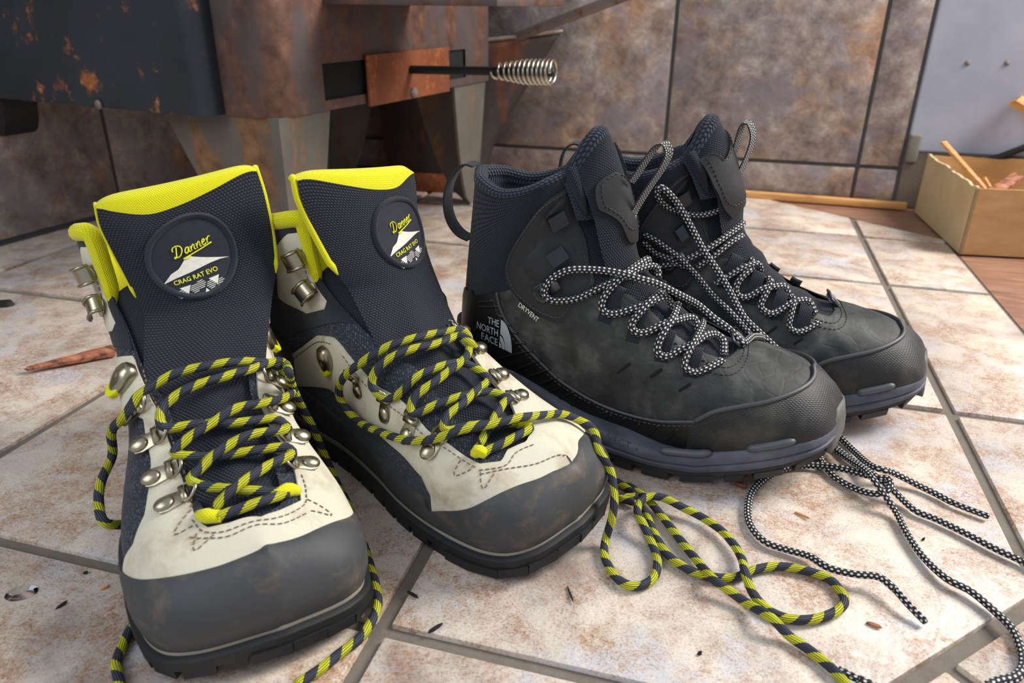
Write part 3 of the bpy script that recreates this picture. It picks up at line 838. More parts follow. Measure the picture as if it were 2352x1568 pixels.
M_LY = lace_mat_yellow(); M_LD = lace_mat_dots(); M_LDG = lace_mat_dots('glossy_lace_tip', 0.15)
M_AGL = plain('clear_aglet', srgb(150, 154, 160), 0.25, spec=0.6)

# ------------------------------------------------------------------ boot pieces
def text_geo(txt, size, shear=0.0, offset=0.0):
    cu = bpy.data.curves.new('lettering', 'FONT'); cu.body = txt; cu.size = size; cu.shear = shear; cu.offset = offset; cu.resolution_u = 3
    cu.align_x = 'CENTER'; cu.align_y = 'CENTER'
    ob = bpy.data.objects.new('lettering', cu); COL.objects.link(ob)
    dg = bpy.context.evaluated_depsgraph_get(); me = bpy.data.meshes.new_from_object(ob.evaluated_get(dg))
    V = np.array([tuple(v.co) for v in me.vertices]); F = [tuple(p.vertices) for p in me.polygons]
    bpy.data.objects.remove(ob); bpy.data.meshes.remove(me); bpy.data.curves.remove(cu)
    return V, F
def dring_geo():
    """stud, strap, tube and ring of an eyelet; x towards the lacing, z out of the boot (metres)"""
    mm = 0.001
    dome = [(5.0, 0), (5.0, 0.8), (4.4, 1.8), (3.0, 2.5), (1.2, 2.9), (0.1, 3.0)]
    A = lathe_geo([(r * mm, z * mm) for r, z in dome], 18, Matrix.Translation((-0.0112, 0, 0.0009)) @ Matrix.Diagonal((1.15, 0.92, 1, 1)))
    pl = [(-16.5, 0, ), (-14.5, -4.6), (-10, -5.6), (-4, -4.8), (0.5, -4.4), (0.5, 4.4), (-4, 4.8), (-10, 5.6), (-14.5, 4.6)]
    Bp = prism_geo([(x * mm, y * mm) for x, y in pl], 0, 0.0011, 0.0003)
    Tt = tube_geo(np.array([(0, -4.8 * mm, 2.2 * mm), (0, 0, 2.2 * mm), (0, 4.8 * mm, 2.2 * mm)]), 0.0024, 12)
    a = np.linspace(-0.5 * math.pi, 0.5 * math.pi, 12)
    ring = [(-0.2, -5.4, 2.2)] + [(1.8 + 6.4 * math.cos(t), 5.5 * math.sin(t), 2.4 + 3.6 * math.cos(t)) for t in a] + [(-0.2, 5.4, 2.2)]
    Rg = tube_geo(np.array(ring + [ring[0]]) * mm, 0.00105, 7, caps=False)
    return (A, Bp, Tt[:2], Rg[:2])
def xf(g, M): return [tuple(M @ Vector(v)) for v in g[0]], g[1]
_DR = dring_geo()
def dring(S, root, a, b, tow, d=0.002):
    M = S.frame(a, b, d, tow)
    V, F = xf(_DR[1], M); e = mesh('eyelet', V, F, M_METAL, root, local=True); sharp(e, 40)
    for nm, g in (('stud', _DR[0]), ('tube', _DR[2]), ('ring', _DR[3])):
        V, F = xf(g, M); mesh(nm, V, F, M_METAL, e, local=True)
    return e
def strap_hook(S, root, a, b, tow, d=0.002, sc=1.0):
    """upper speed hook: a bent strap with raised side lips, open away from the lacing"""
    M = S.frame(a, b, d, tow) @ Matrix.Scale(sc, 4)
    mm = 0.001
    path = crom([(6.5, 0, 0.6), (6.8, 0, 4.5), (4.5, 0, 7.4), (0, 0, 8.3), (-4.5, 0, 7.6), (-6.6, 0, 6.0)], 18) * mm
    g = strip_geo(path, (0, 1, 0), 0.0105, 0.0013)
    V, F = xf((g[0], g[1]), M); h = mesh('hook', V, F, M_METAL, root, local=True); sharp(h, 40)
    for sd in (-1, 1):
        q = path + np.array([0, sd * 0.0056, 0.0004]); q[:, 2] += 0.0006
        g = tube_geo(q, 0.0012, 6); V, F = xf(g, M); mesh('lip', V, F, M_METAL, h, local=True)
    g = prism_geo([(8.5 * mm * math.cos(t), 6.2 * mm * math.sin(t)) for t in np.linspace(0, 2 * math.pi, 16, endpoint=False)], 0, 0.0009, 0.0003)
    V, F = xf(g, M); mesh('base_plate', V, F, M_METAL, h, local=True)
    return h
def lock_hook(S, root, a, b, tow, d=0.002):
    """big teardrop lace lock with a yellow cam"""
    M = S.frame(a, b, d, tow); mm = 0.001
    V = []; F = []; n = 20
    prof = [(1.0, 0.0), (1.02, 2.0), (0.97, 4.2), (0.84, 5.8), (0.58, 7.0), (0.28, 7.6), (0.02, 7.7)]
    for r, z in prof:
        for k in range(n):
            t = 2 * math.pi * k / n; e = 1.08 + 0.30 * (-math.cos(t)) ** 3
            V.append((r * 10.5 * e * math.cos(t) * mm + 0.001, r * 7.6 * math.sin(t) * (1 - 0.18 * math.cos(t)) * mm, z * mm - 0.0022 * max(0, -math.cos(t)) * z / 10))
    for i in range(len(prof) - 1):
        for k in range(n): F.append((i * n + k, i * n + (k + 1) % n, (i + 1) * n + (k + 1) % n, (i + 1) * n + k))
    V, F = xf((V, F), M); h = mesh('lace_lock', V, F, M_METAL, root, local=True)
    g = prism_geo([(7.5 * mm * math.cos(t) - 0.0082, 5.6 * mm * math.sin(t)) for t in np.linspace(0, 2 * math.pi, 18, endpoint=False)], 0.0004, 0.0046, 0.001)
    V, F = xf(g, M); mesh('cam', V, F, M_YELP, h, local=True, label='bright yellow cam under the metal lock')
    return h
class Lacer:
    """collects lace points of one boot in its local frame"""
    def __init__(s, S): s.S = S
    def pts(s, L):
        out = []
        for q in L:
            k = q[0]
            if k == 'b': a, b = s.S.trace(q[1], q[2]); out.append(s.S.off(np.array(a), np.array(b), q[3] / 1000.0))
            elif k == 's': out.append(s.S.off(np.array(q[1]), np.array(q[2]), q[3] / 1000.0))
            elif k == 'f': out.append(s.S.local(at(q[1], q[2], q[3] / 1000.0)))
            elif k in 'uv':
                o = s.S.local(CAMP); d = s.S.Mi[:3, :3] @ ray(q[1], q[2]); i = 0 if k == 'u' else 1
                out.append(o + d * ((q[3] / 1000.0 - o[i]) / d[i]))
            elif k == 'l': out.append(np.array(q[1:4]) / 1000.0)
            elif k == 'w': out.append(s.S.local(np.array(q[1:4])))
        return np.array(out)
    def tube(s, L, r, mat, root, name='lace', step=0.0022, flat=1.0, label=None, nseg=12, u0=0.0):
        P = smooth_path(s.pts(L), step)
        g = tube_geo(P, r, nseg, flat, u0=u0)
        return mesh(name, g[0], g[1], mat, root, uv=g[2], local=True, label=label), P
def off_outline(S, s0, s1, n, out, w=None, med=None):
    """sole outline from the lower edges of the surface, pushed outwards"""
    a = np.linspace(s0, s1, n)
    L = S.p(a, np.full(n, S.h)); R_ = S.p(a, np.full(n, -S.h))
    loop = np.vstack([L[::-1], R_[1:] if s0 == 0 else R_])
    c = resample(np.vstack([loop, loop[:1]]), 0.004)[:-1]
    t = np.roll(c, -1, 0) - np.roll(c, 1, 0); nrm = np.stack([t[:, 1], -t[:, 0]], 1)
    nrm /= np.linalg.norm(nrm, axis=1)[:, None] + 1e-12
    ctr = np.stack([c[:, 0], np.interp(c[:, 0], [0, 1], [0, 0])], 1)
    if ((c[:, :2] - c[:, :2].mean(0)) * nrm).sum() < 0: nrm = -nrm
    q = c.copy(); q[:, :2] += nrm * out
    return q, nrm
def loop_wall(name, loops, mat, root, cap_top=True, cap_bot=True, label=None, uv=False):
    n = len(loops[0]); V = []; F = []
    for l in loops: V += [tuple(p) for p in l]
    for i in range(len(loops) - 1):
        for k in range(n): F.append((i * n + k, i * n + (k + 1) % n, (i + 1) * n + (k + 1) % n, (i + 1) * n + k))
    if cap_bot: F.append(tuple(range(n))[::-1])
    if cap_top: F.append(tuple((len(loops) - 1) * n + k for k in range(n)))
    o = mesh(name, V, F, mat, root, local=True, label=label)
    bm = bmesh.new(); bm.from_mesh(o.data); bmesh.ops.recalc_face_normals(bm, faces=bm.faces[:]); bm.to_mesh(o.data); bm.free()
    return sharp(o, 50)
# ------------------------------------------------------------------ off-white mountain boots with yellow laces
SCRIPT = [  # hand-lettered script word: strokes in a 6 x 1.6 field
 [(0.55, 1.45), (0.42, 0.9), (0.28, 0.25), (0.05, 0.0), (-0.02, 0.15), (0.12, 0.25)],
 [(-0.05, 1.0), (0.0, 1.45), (0.5, 1.62), (1.05, 1.35), (1.15, 0.75), (0.85, 0.2), (0.45, 0.02), (0.2, 0.12)],
 [(2.05, 0.75), (1.75, 0.85), (1.5, 0.5), (1.55, 0.15), (1.8, 0.15), (2.05, 0.75), (2.0, 0.2), (2.2, 0.1)],
 [(2.3, 0.8), (2.35, 0.1)], [(2.35, 0.45), (2.65, 0.85), (2.8, 0.7), (2.75, 0.2), (2.95, 0.12)],
 [(3.1, 0.8), (3.15, 0.1)], [(3.15, 0.45), (3.45, 0.85), (3.6, 0.7), (3.55, 0.2), (3.75, 0.12)],
 [(3.9, 0.45), (4.25, 0.6), (4.2, 0.85), (3.98, 0.75), (3.9, 0.35), (4.1, 0.1), (4.4, 0.25)],
 [(4.55, 0.8), (4.62, 0.1)], [(4.62, 0.5), (4.85, 0.85), (5.1, 0.8)],
 [(1.0, -0.45), (2.6, -0.28), (5.1, -0.02)], [(1.0, -0.45), (1.5, -0.62), (2.0, -0.36)], [(1.2, -0.48), (1.6, -0.5), (2.0, -0.38)],
]
def danner(key, net, label, spec):
    x, y, a = POSE[key]
    root = thing('hiking_boot', label, 'boot', (x, y, 0), math.radians(a), group='off-white mountain boots with yellow and black laces')
    S = Surf(net, root); sg = spec['med']                       # sg: sign of t on the medial side
    # ---- sole
    q, nr = off_outline(S, 0, 9, 90, 0.0)
    spring = np.maximum(q[:, 2] - 0.0175, 0) * 1.0
    spring = np.where(q[:, 0] > 0.18, spring, 0)
    def ring(out, w): r = q.copy(); r[:, :2] += nr * out; r[:, 2] = (w if np.isscalar(w) else w); return r
    top = np.where(q[:, 0] > 0.06, np.minimum(q[:, 2], 0.034), np.minimum(q[:, 2], 0.026)) + 0.001
    loop_wall('midsole', [ring(0.0005, 0.009 + spring), ring(0.0035, 0.013 + spring), ring(0.0030, top - 0.001), ring(-0.003, top + 0.002)], M_MID, root, label='pale worn midsole edge')
    outs = loop_wall('outsole', [ring(0.0015, 0.006 + spring), ring(0.0062, 0.0065 + spring), ring(0.0070, 0.0135 + spring), ring(0.0054, 0.0150 + spring), ring(-0.002, 0.0152 + spring)], M_OUT, root)
    n = len(q); L = np.concatenate([[0], np.cumsum(np.linalg.norm(np.diff(q[:, :2], axis=0), axis=1))]); per = L[-1]
    c = 0.0; pitch = 0.0185
    while c < per:
        k0 = int(np.searchsorted(L, c)); k1 = min(n - 1, int(np.searchsorted(L, c + 0.0145)))
        mid = (k0 + k1) // 2; pm = q[mid]; smooth_zone = spec['smooth'](pm)
        if k1 - k0 >= 1:
            A, B = q[k0], q[k1]; na, nb = nr[k0], nr[k1]
            def pt(P, nn, o, w): return (P[0] + nn[0] * o, P[1] + nn[1] * o, w)
            wo = 0.0078 if smooth_zone else 0.0062; e = 0.0 if not smooth_zone else 0.0022
            V = []
            for w in (0.0, 0.0072):
                tp = 0.0008 if w == 0 else 0.0
                sa, sb = spring[k0], spring[k1]
                ta = (B - A)[:2] / (np.linalg.norm((B - A)[:2]) + 1e-9)
                a2, b2 = A.copy(), B.copy(); a2[:2] -= ta * e; b2[:2] += ta * e
                V += [pt(a2, na, wo - tp, w + sa), pt(b2, nb, wo - tp, w + sb), pt(b2, nb, -0.012, w + sb), pt(a2, na, -0.012, w + sa)]
            F = [(0, 3, 2, 1), (4, 5, 6, 7), (0, 1, 5, 4), (1, 2, 6, 5), (2, 3, 7, 6), (3, 0, 4, 7)]
            mesh('lug', V, F, M_OUT, outs, smooth=False, local=True)
        c += pitch
    # ---- dark fabric shell
    as_ = np.linspace(0.05, S.smax, 80)
    to = np.interp(as_, [0, 1.2, 1.7, 3, 5, 6, 7.5, 10], [0.0, 0.0, 0.5, 0.62, 0.72, 0.80, 0.86, 0.88])
    for sd in (-1, 1):
        V = []; U = []; m = 30
        for a_, t0 in zip(as_, to):
            b_ = np.linspace(t0, 4, m) * sd
            P = S.p(np.full(m, a_), b_); V.append(P); d = np.concatenate([[0], np.cumsum(np.linalg.norm(np.diff(P, axis=0), axis=1))])
            U.append(np.stack([np.full(m, a_ * 0.031), d], 1))
        F = [(i * m + j, i * m + j + 1, (i + 1) * m + j + 1, (i + 1) * m + j) for i in range(len(as_) - 1) for j in range(m - 1)]
        if sd > 0: F = [f[::-1] for f in F]
        mesh('quarter', np.vstack(V), F, M_NAVY, root, uv=np.vstack(U), local=True, label='navy ripstop side panel')
        S.panel('ankle_panel', [(5.5, 0.8 * sd), (6.5, 0.83 * sd), (8.0, 0.88 * sd), (9.9, 0.92 * sd), (9.9, 3.9 * sd), (8.8, 3.6 * sd), (8.0, 2.6 * sd), (7.0, 1.9 * sd), (6.0, 1.2 * sd)], 0.0012, M_WEB, root, step=0.006, label='black webbing ankle panel')
        # inner lining and padded rim
        V = []; m = 20; rows = np.linspace(7.3, 10, 16)
        for a_ in rows: V.append(S.off(np.full(m, a_), np.linspace(0.95, 4, m) * sd, -0.006))
        F = [(i * m + j, i * m + j + 1, (i + 1) * m + j + 1, (i + 1) * m + j) for i in range(len(rows) - 1) for j in range(m - 1)]
        if sd < 0: F = [f[::-1] for f in F]
        UV = np.vstack([np.stack([np.full(m, r_ * 0.03), np.linspace(0, 0.12, m)], 1) for r_ in rows])
        mesh('lining', np.vstack(V), F, M_YEL, root, uv=UV, local=True, label='bright yellow lining')
        path = [(7.2, 0.97), (7.6, 0.93), (8.4, 0.90), (9.3, 0.90), (9.85, 0.98), (9.98, 1.4), (9.98, 2.2), (9.98, 3.2), (9.98, 4.0)]
        P = S.path([(p[0], p[1] * sd) for p in path], -0.002); rr = np.interp(np.linspace(0, 1, len(P)), [0, 0.06, 0.3, 1], [0.002, 0.0052, 0.0062, 0.0055])
        g = tube_geo(P, rr, 12); mesh('collar_rim', g[0], g[1], M_YEL, root, uv=g[2] * np.array([1, 0.035]), local=True, label='padded yellow collar edge')
        V = []; gr_ = np.linspace(4.8, 7.6, 14)
        for a_ in gr_: V.append(S.off(np.full(10, a_), np.linspace(0.55, 1.5, 10) * sd, -0.004))
        F = [(i * 10 + j, i * 10 + j + 1, (i + 1) * 10 + j + 1, (i + 1) * 10 + j) for i in range(13) for j in range(9)]
        mesh('gusset', np.vstack(V), F, M_WEB, root, uv=np.vstack([np.stack([np.linspace(0, 0.03, 10), np.full(10, r_ * 0.03)], 1) for r_ in gr_]), local=True)
        # hook strip
        fl = spec['flap'][sd]
        S.panel('hook_strip', fl, 0.0022, M_WHITE, root, step=0.004, label='off-white strip carrying two hooks')
        S.stitches('stitching', [[(8.9, 1.0 * sd), (7.9, 1.02 * sd), (6.9, 1.05 * sd)]], 0.0026, M_STITCH, root)
        for (h0, h1) in spec['hooks'][sd]: strap_hook(S, root, h0, h1, (h0, 0.0), 0.0024)
    # ---- rubber rand with toe cap
    cap = spec['cap']
    ol = [(3.2, -3.15), (4.5, -3.3), (6.0, -3.35), (7.5, -3.2), (8.4, -3.0), (8.4, -4.0), (6.0, -4.0), (3.0, -4.0), (1.5, -4.0), (0.0, -4.0), (0.0, 0.0), (0.0, 4.0), (1.5, 4.0), (3.0, 4.0), (6.0, 4.0), (8.4, 4.0), (8.4, 3.0), (7.5, 3.2), (6.0, 3.35), (4.5, 3.3), (3.2, 3.15)]
    neg, pos = [(0.0, -4.0), (1.5, -4.0), (3.0, -4.0), (6.0, -4.0), (8.4, -4.0), (8.4, -3.0), (7.5, -3.2), (6.0, -3.35), (4.5, -3.3), (3.2, -3.1)], [(3.2, 3.1), (4.5, 3.3), (6.0, 3.35), (7.5, 3.2), (8.4, 3.0), (8.4, 4.0), (6.0, 4.0), (3.0, 4.0), (1.5, 4.0), (0.0, 4.0)]
    c_ = S.st(cap); c_ = c_[np.argsort(c_[:, 1])]
    cl = crom(c_, len(c_) * 5)[::-1].copy(); cl[:, 0] = np.maximum(cl[:, 0] - 0.33 * np.clip(1.6 - np.abs(cl[:, 1]) * 0.4, 0.3, 1), 0.004); S.capline = cl
    cq = crom(c_, len(c_) * 6); cq[:, 0] = np.maximum(cq[:, 0], 0.01)
    for _ in range(2): cq[1:-1] = 0.25 * cq[:-2] + 0.5 * cq[1:-1] + 0.25 * cq[2:]
    cq[:, 0] = np.maximum(cq[:, 0] - 0.012, 0.01)
    poly = np.vstack([np.array(neg), cq, np.array(pos), [(0.0, 2.0), (0.0, 0.0), (0.0, -2.0)]])
    S.panel('toe_rand', poly, 0.0034, M_RAND, root, step=0.0045, edge=0.25, label='worn dark grey rubber toe cap and rand')
    # heel rand
    S.panel('heel_counter', [(7.2, -4), (7.2, -2.6), (8.2, -2.3), (9.2, -3.0), (9.6, -4.0)], 0.0030, M_RAND, root, step=0.006)
    S.panel('heel_counter', [(7.2, 4), (7.2, 2.6), (8.2, 2.3), (9.2, 3.0), (9.6, 4.0)], 0.0030, M_RAND, root, step=0.006)
    # ---- off-white vamp and eyestay
    S.panel('vamp', spec['white'], 0.0021, M_WHITE, root, step=0.0035, edge=0.2, label='off-white canvas vamp and eyestay')
    S.stitches('stitching', spec['stitch'], 0.0024, M_STITCH, root)
    # ---- eyelets, locks
    for (a0, b0) in [S.trace(*p) if abs(p[0]) > 60 else p for p in spec['rings']]:
        dring(S, root, a0, b0 + (0.10 if b0 > 0 else -0.10), (a0 - 0.05, 0.0))
    for p in spec['locks']:
        a0, b0 = S.trace(*p) if abs(p[0]) > 60 else p
        lock_hook(S, root, a0, b0 + (0.1 if b0 > 0 else -0.1), (a0 + 0.3, 0.0))
    # ---- tongue: one padded sheet from under the lacing to the free top
    up = spec['tongue']                                          # rows (u, w, centre v, half width)
    m = 29; pp = np.linspace(-1, 1, m); rowsP = []
    for a_ in np.linspace(1.45, 4.6, 22):
        tt = np.interp(a_, [1.4, 2.2, 4.6], [0.75, 0.98, 1.02])
        P = S.off(np.full(m, a_), pp * tt, -0.0028 + 0.0016 * np.cos(pp * 2 * math.pi * 1.0) * np.interp(a_, [1.4, 2.5], [0, 1]))
        rowsP.append(P)
    U_ = np.array([r[0] for r in up]); K = np.linspace(0, len(up) - 1, 44)
    A = crom(np.array(up, float), 44)
    _cc = crom(np.stack([spec['crest'][0], spec['crest'][1]], 1), 60); ct, cw = _cc[:, 0], np.maximum(_cc[:, 1], 0)
    _unused = spec['crest']                                       # crest(p): drop of the black front below the yellow top (mm)
    wmax = up[-1][1]
    for i, (u_, w_, vc, hw) in enumerate(A):
        f = max(0.0, (w_ - 150) / (wmax - 150))
        drop = np.interp(pp, ct, cw) * f ** 3
        tilt = spec['tilt'] * pp * f
        wrap = 11 * (np.abs(pp) ** 2.4) * np.interp(w_, [140, 175, wmax], [1.2, 0.9, 0.7]) - 3 * (1 - pp ** 2)
        rowsP.append(np.stack([u_ - wrap + 0 * pp, vc + hw * pp, w_ + tilt - drop - 5 * (np.abs(pp) ** 8) * f], 1) / 1000)
    G = np.array(rowsP)
    # ease the junction
    for it in range(3):
        G[19:27] = 0.25 * G[18:26] + 0.5 * G[19:27] + 0.25 * G[20:28]
    nr_ = len(G); arc = np.concatenate([[0], np.cumsum(np.linalg.norm(np.diff(G[:, m // 2], axis=0), axis=1))])
    across = np.concatenate([np.zeros((nr_, 1)), np.cumsum(np.linalg.norm(np.diff(G, axis=1), axis=2), axis=1)], 1)
    UV = np.stack([across, np.tile(arc[:, None], (1, m))], -1).reshape(-1, 2)
    F = [(i * m + j, i * m + j + 1, (i + 1) * m + j + 1, (i + 1) * m + j) for i in range(nr_ - 1) for j in range(m - 1)]
    tong = mesh('tongue', G.reshape(-1, 3), F, M_MESH, root, uv=UV, local=True, label='padded black mesh tongue')
    # yellow back and top roll
    i0 = 34; back = []
    for i in range(i0, nr_):
        f = (i - i0) / (nr_ - 1 - i0); B = G[i].copy(); B[:, 0] -= 0.004 + 0.009 * f * (1 - 0.6 * pp ** 4); back.append(B)
    drop = np.interp(pp, ct, cw) / 1000
    top1 = G[-1].copy(); top1[:, 2] += drop * 0.62 + 0.001; top1[:, 0] -= 0.0012
    top2 = G[-1].copy(); top2[:, 2] += drop + 0.0018; top2[:, 0] -= 0.006
    top3 = back[-1].copy(); top3[:, 2] += drop * 0.7
    Yr = np.array([G[-1], top1, top2, top3] + back[::-1]); k_ = len(Yr)
    V = Yr.reshape(-1, 3); F = [(i * m + j, i * m + j + 1, (i + 1) * m + j + 1, (i + 1) * m + j) for i in range(k_ - 1) for j in range(m - 1)]
    ya = np.concatenate([[0], np.cumsum(np.linalg.norm(np.diff(Yr[:, m // 3], axis=0), axis=1))])
    UV = np.stack([np.tile(np.linspace(0, 0.105, m), (k_, 1)), np.tile(ya[:, None], (1, m))], -1).reshape(-1, 2)
    mesh('tongue_lining', V, F, M_YEL, tong, uv=UV, local=True, label='yellow tongue lining')
    for e, r0 in ((0, spec['pipe'][0]), (m - 1, spec['pipe'][1])):
        P = resample(np.vstack([G[i0 - 4:, e] * 0.55 + np.vstack([G[i0 - 4:i0, e], [b_[e] for b_ in back]]) * 0.45, [top2[e]]]), 0.003)
        g = tube_geo(P, np.interp(np.linspace(0, 1, len(P)), [0, 0.1, 1], [0.0006, r0, r0]), 10); mesh('piping', g[0], g[1], M_YEL, tong, uv=g[2] * np.array([1, 0.02]), local=True, label='yellow piping')
    # badge
    def tf(X, Y, d):
        """badge millimetres (X to the viewer's right, Y up) onto the tongue front"""
        X = np.asarray(X, float); Y = np.asarray(Y, float)
        yy = spec['badge'][1] + Y * 0.001
        out = np.zeros(X.shape + (3,))
        ci = arc
        for idx in np.ndindex(X.shape):
            i = min(nr_ - 2, max(0, int(np.searchsorted(ci, yy[idx])) - 1)); f = (yy[idx] - ci[i]) / (ci[i + 1] - ci[i])
            row = G[i] * (1 - f) + G[i + 1] * f
            v = spec['badge'][0] + X[idx] * 0.001
            j = np.searchsorted(row[:, 1], v); j = min(m - 1, max(1, j)); g_ = (v - row[j - 1, 1]) / (row[j, 1] - row[j - 1, 1])
            P = row[j - 1] * (1 - g_) + row[j] * g_
            nxt = G[min(nr_ - 1, i + 2)]; tu = nxt[m // 2] - G[max(0, i - 1)][m // 2]; tv = row[j] - row[j - 1]
            nn = np.cross(tv, tu); nn /= np.linalg.norm(nn) + 1e-12
            out[idx] = P + nn * d
        return out
    rb = 28.0; na = 48; rad = [0.0, 0.3, 0.6, 0.86]
    X = np.array([[r * rb * math.cos(t) for t in np.linspace(0, 2 * math.pi, na, endpoint=False)] for r in rad]); Yb = np.array([[r * rb * math.sin(t) for t in np.linspace(0, 2 * math.pi, na, endpoint=False)] for r in rad])
    V = tf(X, Yb, 0.0012).reshape(-1, 3); F = [(i * na + j, i * na + (j + 1) % na, (i + 1) * na + (j + 1) % na, (i + 1) * na + j) for i in range(3) for j in range(na)]
    badge = mesh('badge', V, F, M_PATCH, tong, local=True, label='round navy badge with yellow script lettering')
    ang = np.linspace(0, 2 * math.pi, 64); P = tf(0.93 * rb * np.cos(ang), 0.93 * rb * np.sin(ang), 0.0008)
    g = tube_geo(P, 0.0021, 8, caps=False); mesh('badge_border', g[0], g[1], M_PATCHB, tong, uv=g[2] * np.array([1, 0.013]), local=True)
    parts = []; ca, sa_ = math.cos(0.24), math.sin(0.24)
    def bxy(px_, py_, sc, ox, oy, tilt): c0, s0 = math.cos(tilt), math.sin(tilt); return ox + sc * (px_ * c0 - py_ * s0), oy + sc * (px_ * s0 + py_ * c0)
    for st in SCRIPT:
        q_ = crom(np.array(st), max(6, len(st) * 5)); w2 = [bxy(p[0] - 2.55 + 0.16 * p[1], p[1], 4.7, 1.2, 4.0, 0.26) for p in q_]
        P = tf(np.array([w[0] for w in w2]), np.array([w[1] for w in w2]), 0.0019); parts.append(tube_geo(P, 0.00042, 5))
    V, F, U = join_geo(parts); mesh('lettering', V, F, M_YTH, badge, local=True)
    V, F = text_geo('CRAG RAT EVO', 4.3, offset=0.04); w2 = [bxy(v[0] * 0.92, v[1], 1.0, -0.3, -12.9, 0.20) for v in V]
    mesh('lettering', tf(np.array([w[0] for w in w2]), np.array([w[1] for w in w2]), 0.0017), F, M_YTH, badge, smooth=False, local=True)
    mount = [(-20, -15.5), (-14.5, -9.0), (-9.5, -6.2), (-5.2, -0.6), (-2.6, 1.6), (0.8, 0.2), (5.0, -1.0), (11, -2.4), (22.0, -4.6), (16, -4.6), (10, -5.6), (3, -7.6), (-4, -9.8), (-12, -12.2)]
    A_ = np.array(mount, float); Bm = resample(A_, 1.2, closed=True); tri = geometry.delaunay_2d_cdt([Vector(p_) for p_ in Bm], [(i, (i + 1) % len(Bm)) for i in range(len(Bm))], [], 1, 1e-6)
    mv = np.array([tuple(v) for v in tri[0]]); mesh('peak_print', tf(mv[:, 0], mv[:, 1], 0.0017), [tuple(f) for f in tri[2]], M_WPR, badge, local=True)
    parts = []
    for (cx_, cy_, solid, up_) in ((-9.5, -18.2, 1, 0), (4.0, -22.6, 1, 1), (10.5, -14.0, 1, 0), (-13.0, -22.0, 0, 1), (-3.5, -18.8, 0, 1), (0.8, -16.2, 0, 0), (7.6, -17.6, 0, 1), (14.4, -17.4, 0, 1)):
        for i in range(1 if solid else 5):
            h = 6.4
            if solid: poly = [(-4.2, 2.2), (4.2, 2.2), (0.4, -4.2)] if not up_ else [(-3.8, -3.2), (3.6, -3.2), (0.2, 3.2)]
            else: yy = -3 + i * 1.4; wv = 4.0 * (1 - abs(yy) / 6.0); poly = [(-wv, yy), (wv, yy + 0.3), (wv, yy + 0.85), (-wv, yy + 0.55)]
            w2 = [bxy(p_[0], p_[1], 0.82, cx_ * 0.9 + 1.0, cy_ * 0.86 - 4.6, 0.22) for p_ in poly]
            parts.append((tf(np.array([w[0] for w in w2]), np.array([w[1] for w in w2]), 0.0017), [tuple(range(len(poly)))]))
    V, F = join_geo(parts); mesh('triangle_print', V, F, M_WPR, badge, smooth=False, local=True)
    # ---- laces
    lc = Lacer(S); u0 = 0.0
    for i, seg in enumerate(spec['laces']):
        lc.tube(seg[1], 0.0029, M_LY, root, name=seg[0], u0=i * 0.0073)
    for p in spec['anchors']:
        P = lc.pts(p); P = smooth_path(P, 0.002); g = tube_geo(P, np.interp(np.linspace(0, 1, len(P)), [0, 0.5, 1], [0.0030, 0.0044, 0.0034]), 10)
        mesh('lace_loop', g[0], g[1], M_YEL, root, uv=g[2] * np.array([1, 0.03]), local=True, label='yellow webbing lace loop')
    for i in spec.get('agl', []):
        pass
    return root, S
def fl_std(sd): return [(9.45, 0.98 * sd), (9.6, 1.2 * sd), (9.4, 1.62 * sd), (8.2, 1.7 * sd), (7.0, 1.5 * sd), (6.35, 1.08 * sd), (6.45, 0.95 * sd), (7.2, 0.97 * sd), (8.2, 0.95 * sd)]
